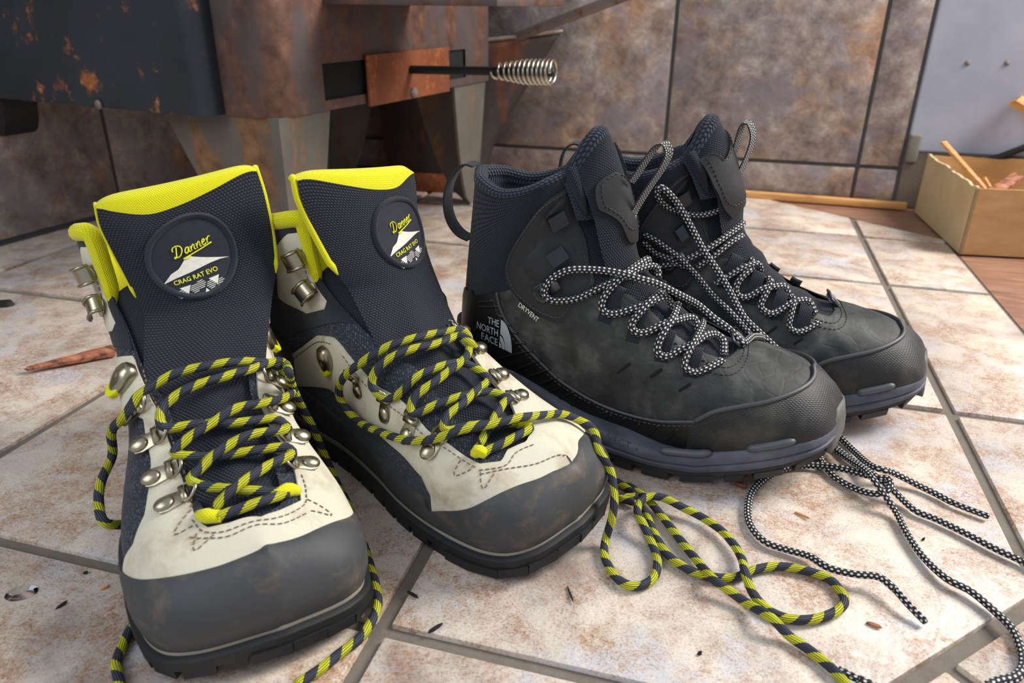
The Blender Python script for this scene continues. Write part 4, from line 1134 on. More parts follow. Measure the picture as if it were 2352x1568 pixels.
DLspec = dict(
    med=1, smooth=lambda p: p[0] > 0.262 and p[1] > -0.012 or p[0] < 0.02,
    flap={-1: fl_std(-1), 1: fl_std(1)}, hooks={-1: [(8.75, -1.12), (7.45, -1.12)], 1: [(8.75, 1.12), (7.45, 1.12)]},
    cap=[(2.85, -2.85), (2.54, -2.42), (1.95, -1.9), (1.35, -1.35), (0.85, -0.8), (0.45, -0.45), (0.22, -0.12), (0.35, 0.25), (0.66, 0.55), (1.1, 0.92), (1.55, 1.4), (1.95, 1.88), (2.7, 2.7)],
    white=[(6.2, -1.9), (5.75, -1.25), (5.35, -0.80), (325, 862), (350, 920), (380, 990), (410, 1070), (435, 1130), (455, 1190), (478, 1213), (530, 1203), (600, 1187), (640, 1175), (692, 1150), (682, 1110), (665, 1040),
           (3.5, 0.78), (4.2, 0.82), (5.35, 0.85), (5.75, 1.25), (6.2, 1.9), (6.6, 2.5), (5.9, 2.35), (5.2, 2.1), (4.5, 1.8), (3.9, 1.65), (3.4, 1.75), (3.0, 2.05), 'CAP',
           (310, 1250), (335, 1180), (346, 1120), (350, 1060), (338, 1000), (330, 960), (4.75, -1.5), (5.4, -1.9), (6.0, -2.3)],
    stitch=[[(330, 850), (360, 925), (392, 995), (420, 1065), (440, 1120), (447, 1175)], [(447, 1195), (475, 1225), (540, 1213), (620, 1195), (695, 1165), (703, 1130), (690, 1090)], [(440, 1235), (470, 1238), (545, 1226), (630, 1208), (705, 1180)],
            [(440, 1170), (405, 1230), (455, 1205)], [(455, 1225), (450, 1265), (500, 1225)], [(705, 1150), (760, 1185), (705, 1175)]],
    rings=[(339, 925), (378, 996), (412, 1072), (444, 1130), (4.40, 0.92), (3.80, 0.88), (645, 1000), (659, 1064)],
    locks=[(303, 858), (5.45, 0.98)],
    tongue=[(136, 150, 14, 40), (128, 166, 15, 45), (121, 184, 14, 48), (116, 202, 12, 50), (112, 218, 10, 51), (109, 231, 9, 50)],
    crest=([-1, -0.8, -0.45, -0.1, 0.3, 0.7, 1], [0, 8, 14, 13, 9, 4, 0]), tilt=7, pipe=(0.0014, 0.0022), badge=(0.008, 0.190),
    anchors=[[('b', 458, 1180, 1), ('b', 480, 1190, 4), ('b', 512, 1188, 3)], [('b', 684, 1128, 1), ('b', 662, 1133, 4), ('b', 632, 1142, 3)]],
    laces=[('lace', [('b', 505, 1192, 4), ('b', 591, 1164, 5), ('b', 660, 1140, 4)]),
           ('lace', [('b', 634, 1138, 4), ('b', 542, 1134, 5), ('b', 470, 1124, 5), ('b', 447, 1118, 8), ('b', 450, 1108, 8), ('b', 468, 1089, 8), ('b', 503, 1055, 9), ('b', 566, 1015, 9), ('b', 635, 1003, 8), ('b', 650, 998, 8), ('b', 645, 986, 7), ('b', 620, 973, 6), ('b', 542, 976, 5), ('b', 468, 980, 5), ('b', 398, 990, 7), ('b', 384, 978, 9), ('b', 392, 940, 8), ('b', 444, 905, 9), ('b', 517, 882, 9), ('b', 575, 866, 9), ('b', 615, 848, 9), ('b', 640, 838, 10), ('v', 663, 852, 45), ('v', 669, 880, 49), ('v', 689, 927, 56), ('v', 718, 981, 63), ('v', 743, 1040, 69), ('v', 772, 1104, 74), ('f', 800, 1160, 12), ('f', 821, 1216, 4), ('f', 838, 1258, 4), ('f', 855, 1314, 4), ('f', 865, 1353, 4), ('f', 867, 1393, 4), ('f', 850, 1432, 4), ('f', 826, 1466, 4), ('f', 777, 1503, 4), ('f', 738, 1535, 4), ('f', 680, 1572, 4)]),
           ('lace', [('b', 500, 1174, 5), ('b', 542, 1143, 9), ('b', 605, 1094, 9), ('b', 648, 1070, 8), ('b', 664, 1060, 8), ('b', 659, 1048, 8), ('b', 640, 1040, 7), ('b', 566, 1045, 5), ('b', 493, 1054, 5), ('b', 430, 1056, 7), ('b', 412, 1048, 8), ('b', 444, 1015, 9), ('b', 493, 981, 9), ('b', 542, 952, 9), ('b', 605, 937, 8), ('b', 640, 925, 8), ('b', 652, 905, 9), ('b', 645, 878, 9), ('b', 625, 858, 8), ('b', 591, 847, 8), ('b', 517, 851, 9), ('b', 424, 869, 9), ('b', 370, 898, 9), ('b', 341, 920, 10), ('b', 328, 940, 9), ('b', 310, 966, 9), ('b', 294, 990, 10), ('v', 258, 1045, -62), ('v', 233, 1104, -70), ('v', 227, 1153, -73), ('v', 241, 1200, -71), ('l', 196, -60, 44), ('l', 205, -50, 26), ('l', 236, -46, 22), ('l', 262, -56, 12), ('f', 310, 1436, 5), ('f', 285, 1475, 4), ('f', 268, 1520, 4), ('f', 272, 1555, 4), ('f', 285, 1600, 4)])])
danner('DL', NETD_R, 'off-white and navy hiking boot nearest the camera, toe cap in front, leftmost', DLspec)
DRspec = dict(
    med=-1, smooth=lambda p: p[0] > 0.245 or p[0] < 0.02,
    flap={-1: fl_std(-1), 1: fl_std(1)}, hooks={-1: [(8.75, -1.12), (7.3, -1.12)], 1: [(8.75, 1.12), (7.3, 1.12)]},
    cap=[(3.15, -3.5), (998, 1172), (1075, 1164), (1130, 1141), (1186, 1117), (1225, 1102), (1262, 1087), (1285, 1076), (0.03, -0.52), (0.01, -0.3), (0.01, 0.3), (0.03, 0.52), (0.5, 0.8), (0.82, 0.93), (1.16, 1.08), (1.5, 1.5), (2.0, 2.1), (2.75, 2.85)],
    white=[(661, 826), (694, 797), (726, 769), (765, 777), (780, 792), (834, 857), (864, 888), (979, 983), (1033, 1018), (1101, 1064), (1117, 1062), (1151, 1056), (1166, 1033), (1209, 1014), (1224, 995), (1216, 976), (1186, 960),
           (2.75, 0.55), (3.5, 0.62), (4.3, 0.75), (5.35, 0.85), (5.75, 1.25), (6.2, 1.9), (6.6, 2.5), (5.9, 2.35), (5.2, 2.1), (4.5, 1.8), (3.9, 1.65), (3.4, 1.75), (3.0, 2.05), 'CAP',
           (990, 1136), (971, 1094), (933, 1052), (895, 1018), (834, 964), (776, 907), (757, 892), (677, 892)],
    stitch=[[(790, 815), (840, 880), (900, 935), (975, 998), (1030, 1035), (1095, 1075)], [(668, 834), (700, 806), (732, 782), (765, 790)], [(1100, 1080), (1160, 1070), (1185, 1040), (1225, 1022)], [(1102, 1090), (1170, 1078), (1240, 1064), (1300, 1048)],
            [(1060, 1058), (1048, 1092), (1082, 1078)], [(1105, 1085), (1112, 1122), (1140, 1085)]],
    rings=[(818, 856), (889, 906), (952, 954), (1015, 1000), (4.35, 0.62), (3.85, 0.62), (3.30, 0.58), (2.75, 0.52)],
    locks=[(752, 808), (5.45, 0.98)],
    tongue=[(136, 150, 8, 40), (128, 166, 5, 44), (121, 184, 3, 47), (116, 202, 1, 50), (113, 218, 0, 53), (111, 230, 0, 53)],
    crest=([-1, -0.7, -0.35, 0.1, 0.5, 0.8, 1], [0, 5, 9, 13, 13, 6, 0]), tilt=-6, pipe=(0.0026, 0.0008), badge=(0.019, 0.190),
    anchors=[[('b', 1090, 1048, 1), ('b', 1098, 1040, 4), ('b', 1116, 1046, 4)], [('b', 1215, 985, 0), ('b', 1200, 975, 4), ('b', 1182, 978, 3)]],
    laces=[('lace', [('b', 1110, 1046, 4), ('b', 1159, 1022, 5), ('b', 1208, 997, 4), ('b', 1216, 985, 2)]),
           ('lace', [('b', 1186, 978, 4), ('b', 1128, 981, 5), ('b', 1071, 985, 5), ('b', 1034, 996, 7), ('b', 1020, 990, 9), ('b', 1027, 966, 9), ('b', 1056, 941, 9), ('b', 1086, 911, 9), ('b', 1108, 895, 9), ('b', 1108, 882, 9), ('b', 1082, 857, 8), ('b', 1048, 846, 8), ('b', 1002, 853, 8), ('b', 956, 876, 7), ('b', 930, 902, 5), ('b', 905, 914, 5), ('b', 887, 903, 8), ('b', 871, 875, 9), ('b', 887, 843, 9), ('b', 937, 819, 9), ('b', 994, 804, 9), ('b', 1033, 790, 9), ('b', 1048, 795, 11), ('b', 1075, 815, 10), ('v', 1109, 834, 38), ('v', 1147, 865, 50), ('v', 1178, 895, 60), ('v', 1193, 922, 66), ('v', 1212, 941, 70), ('l', 232, 76, 30), ('l', 262, 80, 6), ('l', 305, 72, 4), ('f', 1421, 1141, 4), ('f', 1457, 1154, 5)]),
           ('lace', [('b', 1101, 1028, 4), ('b', 1117, 999, 5), ('b', 1136, 964, 6), ('b', 1150, 941, 8), ('b', 1162, 936, 9), ('b', 1144, 926, 9), ('b', 1109, 913, 8), ('b', 1063, 918, 8), ('b', 1013, 934, 7), ('b', 968, 952, 8), ('b', 955, 944, 9), ('b', 960, 915, 9), ('b', 994, 888, 9), ('b', 1033, 861, 9), ('b', 1060, 836, 9), ('b', 1066, 812, 9), ('b', 1060, 788, 10), ('b', 1040, 778, 10), ('b', 1013, 781, 10), ('b', 956, 792, 10), ('b', 899, 811, 10), ('b', 849, 832, 10), ('b', 820, 850, 11), ('b', 808, 880, 12), ('b', 811, 915, 10), ('b', 841, 957, 8), ('b', 880, 980, 8), ('b', 925, 999, 8), ('b', 968, 1012, 9), ('b', 1013, 1014, 11), ('b', 1063, 1010, 13), ('b', 1128, 999, 13), ('b', 1186, 987, 12), ('b', 1243, 972, 8), ('b', 1281, 968, 7), ('b', 1316, 978, 7), ('b', 1350, 1004, 8), ('u', 1377, 1035, 298), ('u', 1400, 1075, 305), ('u', 1409, 1113, 311), ('u', 1411, 1152, 316), ('u', 1405, 1192, 318), ('f', 1391, 1240, 6), ('f', 1389, 1277, 4), ('f', 1412, 1322, 4), ('f', 1443, 1343, 4), ('f', 1474, 1344, 4), ('f', 1503, 1324, 4), ('f', 1510, 1286, 4), ('f', 1497, 1246, 5), ('f', 1479, 1206, 10), ('f', 1465, 1179, 13), ('f', 1468, 1157, 13), ('f', 1488, 1141, 13), ('f', 1524, 1143, 12), ('f', 1568, 1165, 8), ('f', 1613, 1188, 6), ('f', 1658, 1219, 6), ('f', 1689, 1255, 6), ('f', 1705, 1286, 7), ('f', 1711, 1313, 11), ('f', 1725, 1353, 6), ('f', 1747, 1385, 5), ('f', 1783, 1411, 4), ('f', 1828, 1423, 4), ('f', 1877, 1420, 4), ('f', 1922, 1403, 4), ('f', 1940, 1380, 4), ('f', 1931, 1358, 4), ('f', 1904, 1329, 4), ('f', 1846, 1309, 4), ('f', 1783, 1300, 4), ('f', 1729, 1309, 4), ('f', 1694, 1324, 4), ('f', 1658, 1327, 4), ('f', 1613, 1320, 4), ('f', 1568, 1300, 4), ('f', 1533, 1273, 4), ('f', 1512, 1242, 4), ('f', 1497, 1212, 4), ('f', 1484, 1180, 4), ('f', 1470, 1164, 4)]),
           ('lace', [('f', 1440, 1112, 4), ('f', 1479, 1139, 5), ('f', 1501, 1161, 5), ('f', 1533, 1201, 4), ('f', 1568, 1246, 4), ('f', 1604, 1291, 5), ('f', 1640, 1331, 10), ('f', 1671, 1353, 8), ('f', 1716, 1385, 6), ('f', 1761, 1411, 11), ('f', 1783, 1429, 10), ('f', 1814, 1461, 5), ('f', 1864, 1496, 4), ('f', 1917, 1541, 4), ('f', 1960, 1590, 4)])])
danner('DR', NETD_L, 'off-white and navy hiking boot second from the left, beside the black pair', DRspec)
# ------------------------------------------------------------------ black leather boots with dotted laces
M_KNIT = fabric('navy_knit', srgb(16, 18, 24), srgb(44, 48, 60), 0.0021, 0.0016, 0.9, sheen=0.10, dist=0.0009)
M_KNIT2 = fabric('navy_ribbed_knit', srgb(20, 24, 34), srgb(58, 66, 86), 0.0034, 0.0028, 1.0, sheen=0.15, dist=0.0016)
k = NT('black_nubuck', 0.62, spec=0.35); v = k.pos(); nz = k.noise(v, 34, 6, 0.6, 0.3); n2 = k.noise(v, 260, 4, 0.6)
k.col(k.ramp(nz, [(0.36, srgb(34, 34, 35)), (0.52, srgb(52, 53, 52)), (0.70, srgb(82, 83, 81))]))
cr = k.voro(k.mapv(v, scale=(1, 1, 1)), 70, 'DISTANCE_TO_EDGE'); b_ = k.bump(k.ramp(cr, [(0.0, 0.0), (0.09, 1.0)]), 0.16, 0.0008); k.bump(n2, 0.3, 0.0005, prev=b_); M_NUB = k.m
M_LEA = plain('black_smooth_leather', srgb(34, 34, 36), 0.55, spec=0.4, bump=(220, 0.25, 0.0005), var=0.2)
M_TPU = plain('black_moulded_plastic', srgb(21, 21, 23), 0.42, spec=0.45)
k = NT('black_toe_rubber', 0.5, spec=0.4); h = weave(k, 0.0026, 0.0018); k.col(k.mix(k.ramp(k.noise(k.pos(), 30, 4, 0.6), [(0.5, 0.0), (0.75, 0.5)]), srgb(34, 34, 35), srgb(92, 90, 82))); k.bump(h, 0.35, 0.0006); M_TOE = k.m
M_LIP = plain('grey_black_lip', srgb(64, 64, 68), 0.5)
k = NT('lavender_grey_foam', 0.6, spec=0.3); k.col(k.mix(k.ramp(k.noise(k.pos(), 30, 5, 0.6), [(0.4, 0.0), (0.75, 1.0)]), srgb(76, 78, 88), srgb(106, 107, 117))); k.bump(k.noise(k.pos(), 420, 3, 0.6), 0.3, 0.0005); M_FOAM = k.m
M_PILL = plain('dark_grey_pill', srgb(78, 80, 84), 0.45)
M_LOGO = plain('silver_print', srgb(176, 182, 186), 0.45)
M_LUGT = plain('black_lug_rubber', srgb(40, 41, 42), 0.6, bump=(300, 0.4, 0.0006))
k = NT('dotted_webbing', 0.75, spec=0.25); h = weave(k, 0.0022, 0.0018); k.col(k.mix(k.ramp(h, [(0.45, 0.0), (0.6, 1.0)]), srgb(48, 48, 52), srgb(176, 174, 168))); M_DOTW = k.m
M_BHOOK = plain('black_enamel', srgb(58, 60, 64), 0.26, 0.7, spec=0.6)
M_TAB = plain('dusty_rubber', srgb(84, 84, 80), 0.6, var=0.25, vscale=160)
RIBS = []
def tnf(key, net, label, spec):
    x, y, a = POSE[key]
    root = thing('winter_boot', label, 'boot', (x, y, 0), math.radians(a), group='black winter boots with dotted laces')
    S = Surf(net, root); lat = spec['lat']
    # ---- sole
    q, nr = off_outline(S, 0, 9, 90, 0.0)
    q[:, 0] -= np.clip((0.03 - q[:, 0]) / 0.03, 0, 1) * 0.004
    U = q[:, 0] * 1000
    wtop = np.interp(U, [-6, 6, 16, 24, 40, 57, 71, 93, 111, 134, 153, 171, 186, 216, 245, 274, 295, 312], [86, 86, 82, 68, 62, 62, 57, 47, 39, 32, 28, 26, 26, 29, 38, 47, 53, 57]) / 1000
    wbot = np.interp(U, [-6, 4, 25, 60, 215, 245, 275, 300, 314], [7, 3, 0.5, 0, 2.5, 10, 19, 30, 38]) / 1000
    wmb = wbot + 0.0085; q[:, :2] += nr * (np.interp(U, [50, 90, 140, 180, 225], [0, 3, 8, 6, 0]) / 1000)[:, None]
    def ring(out, w): r = q.copy(); r[:, :2] += nr * out; r[:, 2] = w; return r
    H = wtop - wmb
    loop_wall('midsole', [ring(-0.004, wmb), ring(0.0045, wmb), ring(0.0085, wmb + 0.18 * H), ring(0.0088, wmb + 0.36 * H), ring(0.0066, wmb + 0.44 * H), ring(0.0082, wmb + 0.52 * H), ring(0.0080, wmb + 0.74 * H), ring(0.0058, wmb + 0.97 * H), ring(0.0040, wtop), ring(-0.004, wtop + 0.0005)], M_FOAM, root, label='lavender grey foam midsole')
    spec['mid'] = bpy.data.objects[-1] if False else [o__ for o__ in root.children if o__.name.startswith('midsole')][0]
    outs = loop_wall('outsole', [ring(-0.006, wbot + 0.0042), ring(0.0040, wbot + 0.0045), ring(0.0058, wbot + 0.0062), ring(0.0055, wbot + 0.0092), ring(-0.004, wbot + 0.0094)], M_LUGT, root)
    n = len(q); L = np.concatenate([[0], np.cumsum(np.linalg.norm(np.diff(q[:, :2], axis=0), axis=1))]); per = L[-1]; c = 0.006; i = 0
    while c < per - 0.004:
        ln = (0.020, 0.013, 0.024)[i % 3]; k0 = int(np.searchsorted(L, c)); k1 = min(n - 1, int(np.searchsorted(L, c + ln)))
        if k1 > k0:
            A, B = q[k0], q[k1]; na, nb = nr[k0], nr[k1]; V = []; sk = 0.004 * (1 if i % 2 else -1)
            for w, o in ((0.0, 0.0055), (0.0062, 0.0068)):
                for P, nn, w0, s_ in ((A, na, wbot[k0], 0), (B, nb, wbot[k1], sk)):
                    V.append((P[0] + nn[0] * o, P[1] + nn[1] * o, w + w0))
                for P, nn, w0 in ((B, nb, wbot[k1]), (A, na, wbot[k0])):
                    V.append((P[0] - nn[0] * 0.016, P[1] - nn[1] * 0.016, w + w0))
            mesh('lug', V, [(0, 3, 2, 1), (4, 5, 6, 7), (0, 1, 5, 4), (1, 2, 6, 5), (2, 3, 7, 6), (3, 0, 4, 7)], M_LUGT, outs, smooth=False, local=True)
        c += ln + 0.0085; i += 1
    # toe tab of the outsole
    kf = np.where(q[:, 0] > 0.2985)[0]; kf = np.sort(kf); 
    fr = q[kf]; fn = nr[kf]; V = []; F = []; m = len(kf)
    tp = np.interp(np.abs(np.linspace(-1, 1, m)), [0, 0.5, 0.85, 1], [0.060, 0.059, 0.050, 0.036])
    for o in (0.0098, 0.004):
        for fct in (0.0, 0.5, 1.0):
            for j in range(m): wv = wbot[kf[j]] + 0.003 + (tp[j] - wbot[kf[j]]) * fct; V.append((fr[j][0] + fn[j][0] * (o - 0.004 * fct ** 2), fr[j][1] + fn[j][1] * (o - 0.004 * fct ** 2), wv))
    for b0 in (0, 3):
        for r_ in range(2):
            for j in range(m - 1):
                f = (b0 * m + r_ * m + j, b0 * m + r_ * m + j + 1, b0 * m + (r_ + 1) * m + j + 1, b0 * m + (r_ + 1) * m + j); F.append(f if b0 == 0 else f[::-1])
    for j in range(m - 1): F.append((2 * m + j, 2 * m + j + 1, 5 * m + j + 1, 5 * m + j))
    for r_ in range(2):
        F.append((r_ * m, (r_ + 1) * m, (r_ + 4) * m, (r_ + 3) * m)); F.append((r_ * m + m - 1, (r_ + 3) * m + m - 1, (r_ + 4) * m + m - 1, (r_ + 1) * m + m - 1))
    o_ = mesh('toe_tab', V, F, M_TAB, outs, local=True, label='black rubber tab wrapping the toe')
    # pills on the midsole rim
    for sd in (-1, 1):
        for (u0, u1) in ((0.186, 0.228), (0.247, 0.279)):
            side = [k_ for k_ in range(n) if q[k_, 1] * sd > 0 and u0 <= q[k_, 0] <= u1]
            side.sort(key=lambda k_: q[k_, 0])
            P = np.array([(q[k_, 0] + nr[k_, 0] * 0.0062, q[k_, 1] + nr[k_, 1] * 0.0062, wtop[k_] + 0.0012) for k_ in side])
            P = resample(P, 0.003); g = tube_geo(P, np.interp(np.linspace(0, 1, len(P)), [0, 0.1, 0.9, 1], [0.0018, 0.0034, 0.0034, 0.0018]), 10, 0.9); mesh('rim_pad', g[0], g[1], M_PILL, root, local=True)
    # ---- knit shell and lining
    as_ = np.linspace(0.05, S.smax, 80); to = np.interp(as_, [0, 2.3, 2.9, 5, 6, 7, 10], [0.0, 0.0, 0.62, 0.8, 0.55, 0.30, 0.25]); m = 30
    for sd in (-1, 1):
        V = []; Uv = []
        for a_, t0 in zip(as_, to):
            P = S.p(np.full(m, a_), np.linspace(t0, 4, m) * sd); V.append(P)
            d = np.concatenate([[0], np.cumsum(np.linalg.norm(np.diff(P, axis=0), axis=1))]); Uv.append(np.stack([d, np.full(m, a_ * 0.03)], 1))
        F = [(i * m + j, i * m + j + 1, (i + 1) * m + j + 1, (i + 1) * m + j) for i in range(len(as_) - 1) for j in range(m - 1)]
        if sd > 0: F = [f[::-1] for f in F]
        mesh('knit_shell', np.vstack(V), F, M_KNIT, root, uv=np.vstack(Uv), local=True, label='navy knit ankle shell')
        V = []; rows = np.linspace(6.6, 10, 14)
        for a_ in rows: V.append(S.off(np.full(20, a_), np.linspace(0.42, 4, 20) * sd, -0.009))
        F = [(i * 20 + j, i * 20 + j + 1, (i + 1) * 20 + j + 1, (i + 1) * 20 + j) for i in range(len(rows) - 1) for j in range(19)]
        if sd < 0: F = [f[::-1] for f in F]
        mesh('lining', np.vstack(V), F, M_KNIT2, root, uv=np.vstack([np.stack([np.linspace(0, 0.12, 20), np.full(20, r_ * 0.03)], 1) for r_ in rows]), local=True)
        P = S.path([(6.9, 0.50 * sd), (8.0, 0.46 * sd), (9.2, 0.43 * sd), (9.8, 0.46 * sd), (9.98, 0.7 * sd), (9.98, 1.3 * sd), (9.98, 2.2 * sd), (9.98, 3.2 * sd), (9.98, 4.0 * sd)], -0.0045)
        g = tube_geo(P, np.interp(np.linspace(0, 1, len(P)), [0, 0.05, 0.35, 1], [0.001, 0.0026, 0.0040, 0.0060]), 12); mesh('collar_rim', g[0], g[1], M_KNIT2, root, uv=g[2] * np.array([1, 0.036]), local=True, label='padded navy knit collar edge')
    # ---- leather
    up = [(7.9, 2.2), (7.3, 1.75), (6.4, 1.6), (5.9, 1.15), (5.3, 0.98), (4.3, 0.94), (3.5, 0.92), (3.05, 0.78), (2.78, 0.35)]
    lo = [(7.1, 2.85), (6.0, 3.6), (5.0, 3.85), (4.0, 3.7), (3.2, 3.2), (2.2, 2.1), (1.13, 1.35), (0.5, 0.6), (0.3, 0.0)]
    poly = [(a_, -b_) for a_, b_ in up] + [(2.7, 0.0)] + up[::-1] + lo + [(a_, -b_) for a_, b_ in lo[-2::-1]]
    def crease(a_, b_): return 0.0006 * np.sin(a_ * 9 + np.abs(b_) * 5) * np.clip(np.abs(b_) - 0.9, 0, 1) * np.clip((a_ - 2.4) * 2, 0, 1)
    S.panel('leather_vamp', np.array(poly), 0.0013, M_NUB, root, step=0.004, fn=crease, label='scuffed black nubuck vamp')
    S.stitches('stitching', [[(4.2, 1.15), (3.5, 1.15), (3.0, 1.0), (2.62, 0.45), (2.55, 0), (2.62, -0.45), (3.0, -1.0), (3.5, -1.15), (4.2, -1.15)], [(3.4, 1.35), (2.9, 1.15), (2.5, 0.5), (2.42, 0), (2.5, -0.5), (2.9, -1.15), (3.4, -1.35)]], 0.0016, M_BLKTH, root)
    # ---- ankle panels with hooks
    ank = [(9.5, 0.62), (9.31, 0.5), (8.2, 0.56), (7.12, 0.67), (6.4, 0.95), (6.1, 1.2), (6.21, 1.73), (6.33, 2.08), (6.8, 2.14), (7.3, 2.02), (7.6, 1.88), (8.3, 1.55), (8.93, 1.27), (9.4, 0.98)]
    for sd in (-1, 1):
        S.panel('ankle_panel', [(a_, b_ * sd) for a_, b_ in ank], 0.0022, M_LEA, root, step=0.004, curve=4, label='smooth black leather ankle panel')
        ins = [(9.2, 0.64), (8.5, 0.66), (7.3, 0.80), (6.9, 0.92), (6.85, 1.35), (7.2, 1.62), (7.8, 1.42), (8.0, 1.1), (8.6, 1.05), (9.0, 0.85)]
        S.panel('hook_plate', [(a_, b_ * sd) for a_, b_ in ins], 0.0031, M_LEA, root, step=0.004, curve=4)
        ink = [(a_ + (7.6 - a_) * 0.06, (b_ + (1.2 - b_) * 0.10) * sd) for a_, b_ in ank]
        S.stitches('stitching', [ink[3:] + [ink[0]]], 0.0026, M_BLKTH, root, dash=0.0022, gap=0.0012)
        for (h0, h1) in ((8.43, 0.80), (7.24, 1.10)):            # wedge-shaped speed hooks
            M = S.frame(h0, h1 * sd, 0.0031, (h0, 0.0)); mm = 0.001
            V = [(-6, -5, 0), (6, -5, 0), (6, 5, 0), (-6, 5, 0), (-7, -5.5, 6.5), (7.5, -4.5, 3.5), (7.5, 4.5, 3.5), (-7, 5.5, 6.5), (-5.5, -4, 2.0), (5, -4, 2.2), (5, 4, 2.2), (-5.5, 4, 2.0)]
            bm = bmesh.new(); path = np.array([(-6.5, 0, 7.6), (-2, 0, 7.4), (4.5, 0, 6.6), (7.2, 0, 5.6), (7.6, 0, 4.2), (6.0, 0, 2.6), (0, 0, 1.4), (-4.5, 0, 0.9)]) * mm; bm.free()
            g = strip_geo(path, (0, 1, 0), 0.0110, 0.0013); V, F = xf((g[0], g[1]), M); hk = mesh('hook', V, F, M_BHOOK, root, local=True); sharp(hk, 40)
            g = prism_geo([(-7 * mm, -5 * mm), (7 * mm, -5.2 * mm), (7 * mm, 5.2 * mm), (-7 * mm, 5 * mm)], 0, 0.0012, 0.0003); V, F = xf(g, M); mesh('base_plate', V, F, M_BHOOK, hk, smooth=False, local=True)
        # rivet eyelet
        M = S.frame(6.92, 1.70 * sd, 0.0024, (6.5, 0.4 * sd))
        g = prism_geo([(x_ * 0.001, y_ * 0.001) for x_, y_ in ((-8, -4), (-5, -7.5), (2, -7), (9, -4), (12, -4.5), (12, 4.5), (9, 4), (2, 7), (-5, 7.5), (-8, 4))], 0, 0.0018, 0.0005); V, F = xf(g, M); ey = mesh('eyelet', V, F, M_BHOOK, root, local=True); sharp(ey, 40)
        g = lathe_geo([(0.0055, 0.001), (0.0055, 0.0026), (0.0048, 0.0032), (0.0042, 0.0026), (0.0038, 0.0026), (0.0034, 0.0034), (0.0002, 0.0036)], 18); V, F = xf(g, M); mesh('rivet', V, F, M_BHOOK, ey, local=True)
        g = strip_geo(crom([(9, 0, 1.0), (13, 0, 2.2), (14.5, 0, 4.6), (12.5, 0, 6.2), (9.5, 0, 5.2)], 12) * 0.001, (0, 1, 0), 0.008, 0.0012); V, F = xf((g[0], g[1]), M); mesh('clip', V, F, M_LIP, ey, local=True)
    # ---- mudguard, ribs, toe cap
    mud = [(9.3, 4), (9.0, 3.0), (8.55, 2.5), (8.28, 2.42), (7.74, 2.05), (7.12, 2.6), (6.49, 3.0), (5.99, 3.3), (5.17, 3.5), (4.29, 3.27), (3.45, 2.75), (3.0, 2.62), (3.0, 4.0), (6.0, 4.0)]
    for sd in (-1, 1):
        S.panel('mudguard', [(a_, b_ * sd) for a_, b_ in mud], 0.0024, M_TPU, root, step=0.005, label='glossy black moulded side guard')
        S.tube('guard_edge', [(a_, b_ * sd) for a_, b_ in mud[4:11]], 0.0024, 0.0012, M_LIP, root)
        S.stitches('stitching', [[(a_ - 0.02, (b_ + 0.12) * sd) for a_, b_ in mud[4:11]]], 0.0026, M_BLKTH, root)
        for (a0, b0, a1, b1) in RIBS:
            if sd == lat or b0 > 2.9 or True: S.tube('rib', [(a0, b0 * sd), ((a0 + a1) / 2, (b0 + b1) / 2 * sd), (a1, b1 * sd)], 0.0024, 0.0012, M_TPU, root, nseg=6)
    cp = [(3.6, 2.9), (3.17, 2.3), (2.7, 1.95), (2.19, 1.66), (1.6, 1.3), (1.13, 0.97), (0.62, 0.5), (0.42, 0.0)]
    poly = [(3.6, -4.0)] + [(a_, -b_) for a_, b_ in cp] + cp[-2::-1] + [(3.6, 4.0), (1.8, 4.0), (0.0, 4.0), (0.0, 2.0), (0.0, 0.0), (0.0, -2.0), (0.0, -4.0), (1.8, -4.0)]
    S.panel('toe_cap', np.array(poly), 0.0030, M_TOE, root, step=0.004, edge=0.1, label='black textured rubber toe cap')
    lip = [(3.5, -2.75)] + [(a_, -b_) for a_, b_ in cp[1:]] + cp[-2:0:-1] + [(3.5, 2.75)]
    P = S.path(lip, 0.0030); g = tube_geo(P, 0.0019, 8); mesh('toe_lip', g[0], g[1], M_LIP, root, local=True, label='raised grey lip of the toe cap')
    # ---- lace loops and slits
    for sd in (-1, 1):
        for i, (a_, b_) in enumerate(((5.58, 1.48), (4.95, 1.55), (4.29, 1.53), (3.68, 1.48))):
            L_ = [(a_, (b_ + 0.22) * sd, 0.0012), (a_, b_ * sd, 0.003), (a_ - 0.01, (b_ - 0.28) * sd, 0.0052), (a_ - 0.01, (b_ - 0.46) * sd, 0.0058), (a_, (b_ - 0.50) * sd, 0.0040), (a_, (b_ - 0.30) * sd, 0.0022)]
            P = crom(np.array([S.off(np.array(p_[0]), np.array(p_[1]), p_[2]) for p_ in L_]), 22)
            wd = S.p(np.array(a_ + 0.1), np.array(b_ * sd)) - S.p(np.array(a_ - 0.1), np.array(b_ * sd))
            g = strip_geo(P, wd, 0.0105, 0.0012); mesh('lace_loop', g[0], g[1], M_WEB, root, smooth=False, uv=g[2], local=True)
        for (a_, b_) in ((5.0, 2.35), (4.35, 2.05), (3.75, 2.0)):
            S.tube('slit', [(a_ - 0.10, (b_ - 0.16) * sd), (a_, b_ * sd), (a_ + 0.10, (b_ + 0.16) * sd)], 0.0014, 0.0011, M_BLACKHOLE, root, nseg=6)
    # ---- tongue
    m = 25; pp = np.linspace(-1, 1, m); rowsP = []
    for a_ in np.linspace(2.65, 5.9, 22):
        tt = np.interp(a_, [2.6, 3.2, 5, 5.9], [0.5, 0.95, 1.02, 0.98]); rowsP.append(S.off(np.full(m, a_), pp * tt, -0.0015 - 0.002 * np.abs(pp) ** 2 + 0.0011 * np.sin(a_ * 9.5)))
